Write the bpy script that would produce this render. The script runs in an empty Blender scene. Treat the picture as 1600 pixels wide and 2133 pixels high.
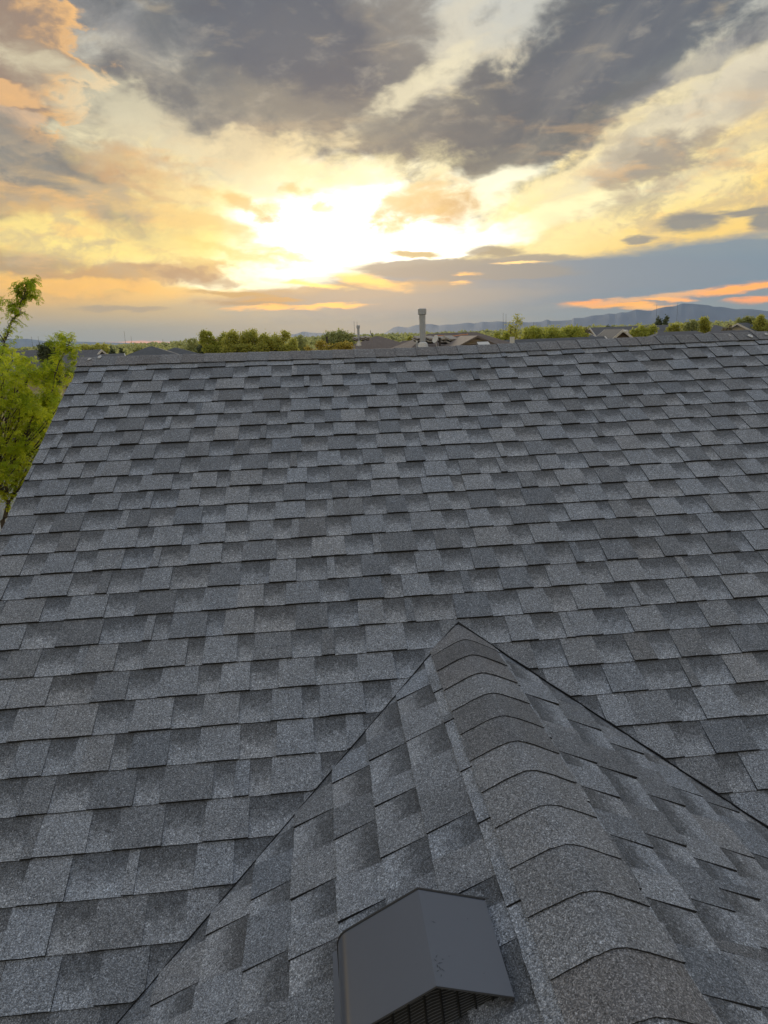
import bpy, math, random
import numpy as np
from mathutils import Vector, Matrix
random.seed(7); np.random.seed(7)
rad = math.radians
scene = bpy.context.scene
COL = scene.collection

# ------------------------------------------------------------------ camera
# origin: left end of the main ridge. x runs along the ridge, y away from the viewer, z up
CAMP = Vector((1.55698, -5.01257, 0.07879))
FW = Vector((0.08379588, 0.96673517, -0.24166375)).normalized()
RT = Vector((0.99480196, -0.09523777, -0.03603934)).normalized()
UP = RT.cross(FW).normalized()
F = 1475.7
GZ = -6.0                                   # ground level below the ridge
cd = bpy.data.cameras.new('camera'); cam = bpy.data.objects.new('camera', cd); COL.objects.link(cam)
m = Matrix((RT, UP, -FW)).transposed().to_4x4(); m.translation = CAMP
cam.matrix_world = m
cd.sensor_fit = 'VERTICAL'; cd.sensor_height = 36.0; cd.lens = 36.0 * F / 2133.0
cd.clip_start = 0.05; cd.clip_end = 90000
scene.camera = cam

def ray(px, py):
    return (FW + RT * ((px - 800) / F) + UP * ((1066.5 - py) / F))
def at(px, py, d):
    "world point seen at photo position px, py, at depth d metres in front of the viewer"
    return CAMP + ray(px, py) * d
def azel(px, py):
    d = ray(px, py)
    return math.degrees(math.atan2(d.x, d.y)), math.degrees(math.atan2(d.z, math.hypot(d.x, d.y)))
def lin(c):
    return tuple((x / 255 / 12.92 if x <= 10 else ((x / 255 + .055) / 1.055) ** 2.4) for x in c)

# ------------------------------------------------------------------ sky
world = bpy.data.worlds.new('World'); scene.world = world; world.use_nodes = True
NT = world.node_tree; N = NT.nodes; L = NT.links
for n in list(N): N.remove(n)
def nd(t, **k):
    n = N.new(t)
    for a, b in k.items(): setattr(n, a, b)
    return n
def setin(sock, v):
    if hasattr(v, 'is_output') and v.is_output: L.new(v, sock)
    else: sock.default_value = v
def mth(op, a, b=0.0, c=None, clamp=False):
    n = nd('ShaderNodeMath', operation=op); n.use_clamp = clamp
    setin(n.inputs[0], a); setin(n.inputs[1], b)
    if c is not None: setin(n.inputs[2], c)
    return n.outputs[0]
tc = nd('ShaderNodeTexCoord')
sep = nd('ShaderNodeSeparateXYZ'); L.new(tc.outputs['Generated'], sep.inputs[0])
X, Y, Z = sep.outputs
D = 180 / math.pi
az = mth('MULTIPLY', mth('ARCTAN2', X, Y), D)
el = mth('MULTIPLY', mth('ARCSINE', Z), D)
cmb = nd('ShaderNodeCombineXYZ'); L.new(az, cmb.inputs[0]); L.new(el, cmb.inputs[1])
P0 = cmb.outputs[0]
def noise(vec, scale, detail=6, rough=.55, dist=0.0, sx=1, sy=1, rot=0, off=0):
    mp = nd('ShaderNodeMapping'); mp.vector_type = 'POINT'
    mp.inputs['Scale'].default_value = (sx, sy, 1); mp.inputs['Rotation'].default_value = (0, 0, rad(rot)); mp.inputs['Location'].default_value = (off, off * .7, off * .3)
    L.new(vec, mp.inputs['Vector'])
    n = nd('ShaderNodeTexNoise'); n.inputs['Scale'].default_value = scale; n.inputs['Detail'].default_value = detail
    n.inputs['Roughness'].default_value = rough; n.inputs['Distortion'].default_value = dist
    L.new(mp.outputs[0], n.inputs['Vector'])
    return n
# domain warp of the direction, in degrees
def warp(vec, amp, scale, sx, sy, off):
    n = noise(vec, scale, 4, .6, 0, sx, sy, 0, off)
    s = nd('ShaderNodeVectorMath', operation='SUBTRACT'); L.new(n.outputs['Color'], s.inputs[0]); s.inputs[1].default_value = (.5, .5, .5)
    k = nd('ShaderNodeVectorMath', operation='MULTIPLY'); L.new(s.outputs[0], k.inputs[0]); k.inputs[1].default_value = (amp, amp * .55, 0)
    a = nd('ShaderNodeVectorMath', operation='ADD'); L.new(vec, a.inputs[0]); L.new(k.outputs[0], a.inputs[1])
    return a.outputs[0]
PW = warp(P0, 7.0, .16, .8, 1.5, 3)          # soft large warp
PW = warp(PW, 1.8, .6, .7, 1.5, 11)          # ragged edges
PS = warp(P0, 1.2, .8, .45, 2.0, 23)         # for thin streaks near the horizon
PW2 = warp(P0, 2.2, .7, .7, 1.4, 57)
PS = warp(PS, .5, 2.2, .35, 2.2, 61)
# noises used to break the clouds up
Nc = noise(PW, .22, 6, .62, 0, .8, 1.35, 12).outputs['Fac']       # billows
Nf = noise(P0, .55, 6, .58, .25, .5, 1.7, -10, 5).outputs['Fac']      # fine wisps
# planar layer overhead: streaks that run towards the glow as they do in perspective
zz = mth('ADD', mth('MAXIMUM', Z, 0.0), .12)
pl = nd('ShaderNodeCombineXYZ'); L.new(mth('DIVIDE', X, zz), pl.inputs[0]); L.new(mth('DIVIDE', Y, zz), pl.inputs[1])
Ns = noise(pl.outputs[0], .9, 6, .6, .5, 2.6, .42, 0, 2).outputs['Fac']
Ns2 = noise(pl.outputs[0], 1.6, 6, .6, .8, 1.6, .7, 20, 9).outputs['Fac']

ramp = nd('ShaderNodeValToRGB'); cr = ramp.color_ramp; cr.interpolation = 'EASE'
stops = [(-20, (120, 122, 118)), (0.0, (152, 156, 154)), (1.3, (160, 157, 146)), (2.4, (184, 162, 128)), (3.6, (238, 184, 104)), (5.4, (248, 208, 116)),
         (8.5, (252, 214, 120)), (12.0, (244, 214, 144)), (15.5, (214, 204, 174)), (20.0, (190, 190, 182)), (35, (191, 201, 213)), (90, (176, 190, 211))]
cr.elements[0].position = (stops[0][0] + 20) / 110; cr.elements[0].color = (*lin(stops[0][1]), 1)
cr.elements[1].position = 1; cr.elements[1].color = (*lin(stops[-1][1]), 1)
for e, c in stops[1:-1]:
    x = cr.elements.new((e + 20) / 110); x.color = (*lin(c), 1)
L.new(mth('DIVIDE', mth('ADD', el, 20.0), 110.0), ramp.inputs[0])
cur = ramp.outputs[0]
def mix(fac, col, mode='MIX'):
    global cur
    n = nd('ShaderNodeMix', data_type='RGBA', blend_type=mode)
    setin(n.inputs[0], fac); L.new(cur, n.inputs[6])
    if hasattr(col, 'is_output'): L.new(col, n.inputs[7])
    else: n.inputs[7].default_value = (*col, 1)
    cur = n.outputs[2]
def ell(vec, px, py, rx, ry, ang):
    a, e = azel(px, py)
    k = F * math.pi / 180
    mp = nd('ShaderNodeMapping'); mp.vector_type = 'TEXTURE'
    mp.inputs['Location'].default_value = (a, e, 0)
    mp.inputs['Rotation'].default_value = (0, 0, rad(ang + 0.0) - rad(2))
    mp.inputs['Scale'].default_value = (rx / k, ry / k, 1)
    L.new(vec, mp.inputs[0])
    g = nd('ShaderNodeTexGradient', gradient_type='SPHERICAL'); L.new(mp.outputs[0], g.inputs[0])
    return g.outputs['Fac']
def sm(v, lo, hi, top=1.0):
    n = nd('ShaderNodeMapRange', interpolation_type='SMOOTHSTEP')
    L.new(v, n.inputs[0]); n.inputs[1].default_value = lo; n.inputs[2].default_value = hi; n.inputs[3].default_value = 0; n.inputs[4].default_value = top
    return n.outputs[0]
def blob(px, py, rx, ry, ang, col, s=1.0, lo=.12, hi=.5, vec=None, nz=None, na=.9, gain=1.0):
    g = ell(vec if vec is not None else PW, px, py, rx, ry, ang)
    g2 = mth('MULTIPLY_ADD', nz if nz is not None else Nc, na, -na * .5)
    g3 = mth('ADD', g, mth('MULTIPLY', g2, mth('MINIMUM', mth('MULTIPLY', g, 5.0), 1.0)))
    mix(sm(g3, lo, hi, s), tuple(c * gain for c in lin(col)))
WARM = (255, 240, 176)
# glow of the low sun behind the thin cloud
blob(760, 440, 860, 300, 6, (252, 214, 128), .65, 0, .9, P0, Nf, .15)
blob(790, 445, 620, 230, 4, (255, 244, 190), 1, 0, .8, P0, Nf, .2)
blob(330, 500, 420, 60, -6, (250, 236, 150), .8, 0, .7, PW, Nf, .5)
blob(1150, 440, 520, 110, 12, (252, 232, 160), .9, 0, .7, PW, Nf, .5)
blob(240, 300, 280, 40, -22, (226, 216, 178), .8, 0, .6, PW, Nf, .5)
blob(420, 260, 180, 30, -25, (205, 196, 170), .7, 0, .6, PW, Nf, .5)
blob(1450, 240, 420, 60, 27, (222, 212, 184), .8, 0, .6, PW, Nf, .5)
blob(1350, 400, 500, 50, 17, (248, 226, 160), .7, 0, .6, PW, Nf, .5)
# streaks of cirrus over everything
mix(mth('MULTIPLY', sm(Ns, .50, .80, .35), sm(el, 3.0, 7.0)), lin((196, 178, 148)))
mix(mth('MULTIPLY', sm(Ns2, .55, .8, .35), sm(el, 3.0, 7.0)), lin((240, 226, 180)))
# white heart of the glow
blob(740, 430, 330, 150, 10, (255, 253, 232), 1, .05, .55, PW, Nf, .5, 1.15)
blob(740, 470, 230, 100, 20, (255, 255, 248), 1, .05, .5, PW, Nf, .5, 1.6)
blob(890, 505, 240, 50, 4, (255, 254, 236), 1, .05, .5, PW, Nf, .5, 1.6)
blob(950, 380, 240, 50, 12, (255, 252, 222), .9, .05, .6, PW, Nf, .6, 1.1)
blob(560, 568, 360, 50, -2, (255, 252, 214), 1, .05, .5, PW, Nf, .5, 1.3)
blob(400, 505, 330, 24, -6, (255, 248, 190), .8, .05, .5, PW, Nf, .6)
blob(1150, 455, 300, 30, 16, (255, 246, 196), .8, .05, .6, PW, Nf, .7)
# dark decks
Nd = noise(P0, .34, 7, .6, .3, .75, 1.2, -8, 31).outputs['Fac']       # ragged billows inside the decks
Ne = noise(P0, .55, 6, .6, .35, .7, 1.3, -20, 47).outputs['Fac']
soft = dict(lo=-.02, hi=.85, na=1.5)
# left and upper left: thin brownish grey streaks over pale sky
blob(420, 215, 560, 120, -16, (156, 149, 138), .75, nz=Ne, **soft)
blob(330, 225, 380, 56, -27, (134, 128, 120), .75, nz=Ne, **soft)
blob(160, 170, 260, 50, -22, (130, 128, 124), .7, nz=Ne, **soft)
blob(250, 30, 260, 50, -20, (116, 118, 124), .8, nz=Ne, **soft)
blob(520, 300, 300, 40, -8, (170, 148, 124), .6, nz=Ne, **soft)
# first dark deck, top centre
blob(620, 120, 420, 190, -8, (99, 104, 110), 1, .0, .55, nz=Nd, na=1.5)
blob(640, 95, 270, 140, -10, (72, 81, 98), 1, .0, .62, nz=Nd, na=1.3)
blob(560, 60, 220, 80, 6, (84, 91, 104), .85, .0, .7, nz=Ne, na=1.3)
blob(600, 225, 300, 60, -4, (124, 120, 114), .75, nz=Ne, **soft)
blob(840, 50, 120, 120, 66, (128, 124, 120), .8, nz=Nd, **soft)
# second dark deck, running up to the right
blob(1240, 140, 560, 150, 31, (102, 107, 112), 1, .0, .5, nz=Nd, na=1.6)
blob(1040, 250, 360, 100, 4, (98, 100, 104), 1, .0, .5, nz=Nd, na=1.5)
blob(1080, 300, 230, 60, 20, (88, 94, 100), 1, .0, .45, nz=Nd, na=1.3)
blob(1160, 160, 330, 100, 31, (74, 82, 95), .95, .0, .66, nz=Nd, na=1.4)
blob(1380, 20, 330, 90, 24, (88, 93, 104), .9, .0, .6, nz=Nd, na=1.4)
blob(820, 245, 150, 62, 8, (104, 105, 108), .95, .02, .5, nz=Nd, na=1.4)
blob(1560, 180, 190, 60, 20, (160, 152, 146), .6, nz=Ne, **soft)
blob(1500, 320, 320, 34, 24, (188, 176, 154), .6, nz=Ne, **soft)
blob(1340, 335, 150, 48, 14, (140, 130, 122), .85, .02, .65, nz=Ne, na=1.6)
blob(1480, 130, 280, 34, 30, (142, 140, 140), .6, nz=Ne, **soft)
# light breaking through between and below the decks
blob(965, 70, 160, 66, 62, (204, 198, 180), .75, nz=Ne, **soft)
blob(860, 190, 230, 36, 28, (226, 216, 184), .8, nz=Ne, **soft)
blob(730, 290, 220, 24, 12, (228, 208, 164), .6, nz=Ne, **soft)
blob(1270, 305, 330, 22, 30, (248, 230, 178), .8, .0, .85, PW, Ne, 1.4)
blob(1440, 225, 330, 34, 29, (222, 210, 182), .6, .0, .9, PW, Ne, 1.6)
blob(680, 400, 520, 100, 3, (253, 238, 180), .85, .06, .8, PW, Ne, 1.2)
blob(740, 455, 360, 120, 5, (255, 252, 220), 1, .06, .75, PW, Ne, 1.2, 1.1)
blob(1080, 318, 190, 40, 22, (88, 93, 99), .9, .0, .5, nz=Nd, na=1.4)
blob(820, 262, 150, 40, 4, (97, 102, 107), .75, .0, .6, nz=Nd, na=1.4)
blob(700, 480, 330, 110, 8, (255, 255, 250), 1, .1, .6, PW, Nf, .6, 1.8)
blob(1010, 385, 170, 34, 16, (255, 250, 218), .85, .0, .7, PW, Nf, 1.0, 1.1)
Nw = noise(P0, .035, 5, .6, .3, .8, 1.2, -15, 71).outputs['Fac']
mix(mth('MULTIPLY', sm(Nw, .46, .62, .75), sm(el, 21.0, 30.0)), lin((112, 114, 120)))
blob(-420, 180, 700, 330, -8, (104, 103, 106), .95, .0, .6, nz=Nd, na=1.2)  # unseen cloud, added so the hood's left face reflects darker
# thin pale veils and darker shreds crossing the decks
mix(mth('MULTIPLY', sm(Ns, .52, .75, .22), sm(el, 6.0, 11.0)), lin((204, 194, 172)))
mix(mth('MULTIPLY', sm(Ne, .54, .76, .26), sm(el, 9.0, 13.0)), lin((196, 186, 166)))
mix(mth('MULTIPLY', sm(Nd, .50, .74, .5), sm(el, 10.0, 15.0)), lin((92, 94, 101)))
mix(mth('MULTIPLY', sm(Nf, .54, .8, .3), sm(el, 12.0, 16.0)), lin((206, 186, 150)))
# left side clouds
blob(230, 480, 460, 90, -6, (252, 224, 132), .85, .0, .7, PW, Nf, 1.0)
blob(15, 120, 170, 170, -20, (238, 184, 116), .9, .2, .42, PW, Ne, 1.5)
blob(-10, 118, 170, 165, -20, (140, 122, 110), .95, .15, .6, PW, Ne, 1.4)
blob(10, 196, 100, 16, 10, (236, 184, 122), .7, .0, .5, PW, Nf)
blob(10, 235, 90, 18, 0, (206, 176, 146), .7, .0, .5, PW, Nf)
blob(330, 265, 420, 56, -22, (222, 212, 178), .65, .0, .8, PW, Ne, 1.4)
blob(60, 345, 380, 84, -26, (128, 125, 120), .9, .0, .7, PW, Ne, 1.4)
blob(0, 405, 170, 64, -20, (126, 120, 114), .85, .0, .6)
blob(310, 352, 150, 56, -16, (212, 168, 116), .8, .05, .7, PW, Nd, 1.5)
blob(300, 366, 110, 34, -16, (176, 142, 112), .7, .0, .7, PW, Ne, 1.4)
blob(350, 450, 380, 30, -18, (222, 184, 124), .6, .0, .8, PW, Nf, 1.4)
blob(90, 430, 260, 44, -10, (232, 184, 114), .6, .0, .8, PW, Nf, 1.4)
blob(10, 536, 240, 60, -14, (168, 142, 112), .85, .02, .7, PW, Ne, 1.3)
blob(290, 570, 250, 30, 6, (196, 152, 104), .8, .08, .55, PW, Ne, 1.6)
blob(380, 574, 130, 22, -4, (164, 130, 104), .75, .05, .6, PW, Ne, 1.5)
blob(170, 492, 360, 46, -5, (255, 228, 136), .8, .0, .7, PW, Ne, 1.2)
blob(420, 400, 200, 40, -16, (250, 228, 158), .6, .0, .8, PW, Ne, 1.4)
blob(560, 330, 260, 36, -8, (244, 222, 172), .6, .0, .8, PW, Ne, 1.4)
blob(110, 600, 330, 18, -1, (252, 190, 92), .7, .0, .7, PW, Nf, 1.2)
# grey and tawny wisps that break the pale gold outside the white heart
core = sm(ell(P0, 770, 460, 520, 200, 5), .0, .45)
away = mth('MULTIPLY', mth('SUBTRACT', 1.0, core), mth('SUBTRACT', 1.0, sm(el, 11.0, 16.0)))
away = mth('MULTIPLY', away, sm(ell(P0, 800, 460, 2600, 1200, 0), .0, .3))
mix(mth('MULTIPLY', mth('MULTIPLY', sm(Ne, .46, .66, .6), away), sm(el, 3.5, 6.0)), lin((186, 166, 136)))
mix(mth('MULTIPLY', mth('MULTIPLY', sm(Nc, .50, .66, .5), away), sm(el, 5.0, 8.0)), lin((150, 142, 130)))
mix(mth('MULTIPLY', mth('MULTIPLY', sm(Nf, .50, .68, .35), away), sm(el, 2.5, 4.5)), lin((240, 186, 116)))
# little lit puffs across the glow
for a in ((500, 422, 84, 20, -20, (222, 176, 104)), (560, 436, 50, 20, -5, (236, 200, 130)), (555, 458, 46, 10, 0, (206, 158, 88)), (617, 400, 46, 18, 0, (226, 186, 116)),
          (672, 428, 32, 14, 0, (232, 196, 122)), (880, 418, 130, 60, 16, (230, 196, 136)), (885, 440, 140, 40, 16, (210, 172, 116)), (950, 442, 60, 34, 30, (200, 160, 108)), (840, 468, 120, 30, 14, (226, 190, 124)), (860, 402, 90, 34, 10, (224, 190, 132)),
          (470, 520, 190, 16, -12, (238, 206, 120)), (610, 535, 120, 12, -8, (240, 212, 130))):
    blob(*a, .7, .0, .9, PW2, Ne, 2.2)
blob(890, 508, 200, 40, 4, (255, 254, 236), .95, .05, .5, PW, Nf, .5, 1.5)
# slate bank along the horizon, right
SL = (112, 134, 152)
blob(1250, 605, 980, 74, 2, (130, 144, 152), .95, .05, .5, PS, Nf, .35)
blob(1480, 560, 560, 66, 5, SL, .95, .06, .4, PS, Nf, .35)
blob(1120, 580, 520, 42, 1, (118, 134, 150), .95, .06, .35, PS, Nf, .4)
blob(960, 562, 280, 24, -1, (136, 136, 136), .95, .08, .3, PS, Nf, .5)
blob(700, 610, 330, 22, 4, (184, 154, 120), .85, .06, .4, PS, Nf, .5)
blob(830, 622, 420, 34, 2, (152, 150, 146), .8, .06, .6, PS, Nf, .4)
# lens clouds and slivers
for a in ((1440, 462, 76, 24, 3, (120, 124, 128)), (1560, 441, 120, 12, 2, (128, 128, 128)), (1598, 460, 46, 20, 0, (122, 126, 130)), (1330, 499, 44, 9, 2, (138, 136, 132)),
          (1035, 524, 80, 16, -2, (142, 134, 122)), (1090, 540, 160, 12, 0, (142, 138, 134)), (870, 530, 64, 8, -2, (176, 150, 96)), (530, 632, 110, 7, -2, (170, 142, 108)), (240, 643, 110, 7, 1, (166, 150, 128)),
          (480, 612, 120, 6, -2, (190, 152, 96)), (560, 624, 90, 6, 0, (196, 150, 90))):
    blob(*a, .9, .05, .6, PS, Nf, 1.2)
for a in ((1290, 636, 150, 10, -2, (255, 166, 20)), (1350, 640, 60, 9, 0, (255, 176, 66)), (1230, 630, 90, 7, 1, (255, 150, 40)), (1450, 610, 330, 9, 5, (206, 156, 108)), (1560, 598, 150, 12, 6, (250, 156, 50)), (1590, 622, 90, 9, 4, (255, 146, 44)),
          (1370, 624, 60, 5, 2, (255, 172, 74)), (1420, 626, 40, 5, 0, (255, 166, 72)), (690, 637, 110, 9, 2, (255, 186, 84)), (770, 584, 110, 20, -10, (248, 190, 100)), (965, 570, 44, 6, 2, (250, 184, 92)), (1080, 548, 80, 5, 2, (250, 204, 130)),
          (960, 588, 30, 6, 0, (226, 172, 104)), (560, 640, 120, 8, 2, (248, 176, 84)), (330, 716, 160, 6, -1, (226, 150, 120)), (640, 592, 110, 8, -6, (255, 214, 110)), (420, 716, 60, 5, 0, (230, 150, 120))):
    blob(*a, .9, .05, .8, PS, Nf, 1.5, 1.5)
# sky texture: the clear air behind the clouds, its sun where the lamp is
SUN_AZ, SUN_EL = 3.2, 8.0
nis = nd('ShaderNodeTexSky', sky_type='NISHITA'); nis.sun_disc = False
nis.sun_elevation = rad(SUN_EL); nis.sun_rotation = rad(SUN_AZ); nis.air_density = 1.2; nis.dust_density = 2.0
nm = nd('ShaderNodeVectorMath', operation='SCALE'); L.new(nis.outputs[0], nm.inputs[0]); nm.inputs['Scale'].default_value = .004
clr = nd('ShaderNodeMix', data_type='RGBA', blend_type='ADD'); clr.inputs[0].default_value = 1.0
sc_ = nd('ShaderNodeVectorMath', operation='SCALE'); L.new(cur, sc_.inputs[0]); sc_.inputs['Scale'].default_value = .88
L.new(sc_.outputs[0], clr.inputs[6]); L.new(nm.outputs[0], clr.inputs[7])
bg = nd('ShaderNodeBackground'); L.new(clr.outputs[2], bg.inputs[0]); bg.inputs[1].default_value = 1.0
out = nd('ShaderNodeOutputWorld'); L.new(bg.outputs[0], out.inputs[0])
world.cycles.sampling_method = 'NONE'

# sun, veiled by cloud: low, soft, warm
sd = bpy.data.lights.new('sun', 'SUN'); sd.energy = 1.5; sd.angle = rad(14); sd.color = (1, .86, .66)
so = bpy.data.objects.new('sun', sd); COL.objects.link(so)
sdir = Vector((math.sin(rad(SUN_AZ)) * math.cos(rad(SUN_EL)), math.cos(rad(SUN_AZ)) * math.cos(rad(SUN_EL)), math.sin(rad(SUN_EL))))
so.rotation_euler = sdir.to_track_quat('Z', 'Y').to_euler(); so.location = (0, 40, 30)
scene.view_settings.view_transform = 'Standard'; scene.view_settings.look = 'None'
scene.view_settings.exposure = 0.36; scene.view_settings.gamma = 1; scene.view_settings.use_curve_mapping = False
scene.cycles.max_bounces = 7; scene.cycles.diffuse_bounces = 4; scene.cycles.volume_bounces = 0; scene.cycles.transparent_max_bounces = 8

# ------------------------------------------------------------------ helpers
class MB:
    "collects faces of one mesh"
    def __init__(s): s.v = []; s.f = []; s.mi = []; s.uv = []; s.col = []
    def face(s, pts, mi=0, uvs=None, col=(1, 0, 0)):
        i = len(s.v); s.v += [tuple(p) for p in pts]; s.f.append(tuple(range(i, i + len(pts)))); s.mi.append(mi)
        s.uv += uvs if uvs else [(0, 0)] * len(pts)
        s.col += [(*c, 1) for c in col] if isinstance(col, list) else [(*col, 1)] * len(pts)
    def box(s, lo, hi, mi=0, M=None):
        x0, y0, z0 = lo; x1, y1, z1 = hi
        c = [Vector(p) for p in ((x0, y0, z0), (x1, y0, z0), (x1, y1, z0), (x0, y1, z0), (x0, y0, z1), (x1, y0, z1), (x1, y1, z1), (x0, y1, z1))]
        if M is not None: c = [M @ p for p in c]
        for q in ((0, 3, 2, 1), (4, 5, 6, 7), (0, 1, 5, 4), (1, 2, 6, 5), (2, 3, 7, 6), (3, 0, 4, 7)): s.face([c[k] for k in q], mi)
    def tube(s, pts, rr, n=6, mi=0, caps=True):
        pts = [Vector(p) for p in pts]; rings = []
        for i, p in enumerate(pts):
            d = (pts[min(i + 1, len(pts) - 1)] - pts[max(i - 1, 0)]).normalized()
            a = d.orthogonal().normalized() if abs(d.z) > .95 else d.cross(Vector((0, 0, 1))).normalized()
            b = d.cross(a); r = rr[i] if isinstance(rr, (list, tuple)) else rr
            rings.append([p + (a * math.cos(t) + b * math.sin(t)) * r for t in [2 * math.pi * k / n for k in range(n)]])
        for i in range(len(rings) - 1):
            for k in range(n):
                s.face([rings[i][k], rings[i][(k + 1) % n], rings[i + 1][(k + 1) % n], rings[i + 1][k]], mi)
        if caps: s.face(rings[-1], mi); s.face(rings[0][::-1], mi)
    def build(s, name, mats, parent=None, smooth=False, merge=False, origin=None, attr=False):
        if origin is None:
            a = np.array(s.v); origin = Vector((a.min(0) + a.max(0)) / 2) if len(a) else Vector()
        me = bpy.data.meshes.new(name)
        me.from_pydata([(p[0] - origin.x, p[1] - origin.y, p[2] - origin.z) for p in s.v], [], s.f)
        for mt in (mats if isinstance(mats, (list, tuple)) else [mats]): me.materials.append(mt)
        me.polygons.foreach_set('material_index', s.mi)
        if attr:
            ul = me.uv_layers.new(name='UVMap'); ul.data.foreach_set('uv', [c for u in s.uv for c in u])
            ca = me.color_attributes.new('tone', 'FLOAT_COLOR', 'CORNER'); ca.data.foreach_set('color', [c for u in s.col for c in u])
        if merge:
            import bmesh
            bm = bmesh.new(); bm.from_mesh(me); bmesh.ops.remove_doubles(bm, verts=bm.verts, dist=1e-4); bmesh.ops.recalc_face_normals(bm, faces=bm.faces); bm.to_mesh(me); bm.free()
        if smooth: me.polygons.foreach_set('use_smooth', [True] * len(me.polygons))
        o = bpy.data.objects.new(name, me); COL.objects.link(o); o.location = origin
        if parent is not None:
            o.parent = parent; o.matrix_parent_inverse = Matrix.Identity(4); o.location = origin - wloc(parent)
        return o
def wloc(o):
    p = Vector(o.location)
    while o.parent is not None: o = o.parent; p += Vector(o.location)
    return p
def tag(o, label=None, cat=None, group=None, kind=None):
    if label: o['label'] = label
    if cat: o['category'] = cat
    if group: o['group'] = group
    if kind: o['kind'] = kind
    return o
def empty(name, loc, label, cat, group=None):
    o = bpy.data.objects.new(name, None); COL.objects.link(o); o.location = loc; o.empty_display_size = .3
    return tag(o, label, cat, group)

# ------------------------------------------------------------------ materials
def mat(name, col=(.5, .5, .5), rough=.8, metal=0.0):
    m = bpy.data.materials.new(name); m.use_nodes = True; b = m.node_tree.nodes['Principled BSDF']
    b.inputs['Base Color'].default_value = (*col, 1); b.inputs['Roughness'].default_value = rough; b.inputs['Metallic'].default_value = metal
    return m, m.node_tree, b
def nz_mat(name, c1, c2, scale, rough=.85, detail=5, bump=0.0, metal=0.0, coord='Object', stretch=(1, 1, 1)):
    m, t, b = mat(name, c1, rough, metal); n = t.nodes; l = t.links
    tcx = n.new('ShaderNodeTexCoord'); mp = n.new('ShaderNodeMapping'); mp.inputs['Scale'].default_value = stretch
    l.new(tcx.outputs[coord], mp.inputs[0])
    x = n.new('ShaderNodeTexNoise'); x.inputs['Scale'].default_value = scale; x.inputs['Detail'].default_value = detail; l.new(mp.outputs[0], x.inputs['Vector'])
    r = n.new('ShaderNodeValToRGB'); r.color_ramp.elements[0].position = .3; r.color_ramp.elements[0].color = (*c1, 1); r.color_ramp.elements[1].position = .7; r.color_ramp.elements[1].color = (*c2, 1)
    l.new(x.outputs['Fac'], r.inputs[0]); l.new(r.outputs[0], b.inputs['Base Color'])
    if bump:
        bp = n.new('ShaderNodeBump'); bp.inputs['Strength'].default_value = bump; bp.inputs['Distance'].default_value = .01; l.new(x.outputs['Fac'], bp.inputs['Height']); l.new(bp.outputs[0], b.inputs['Normal'])
    return m

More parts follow.
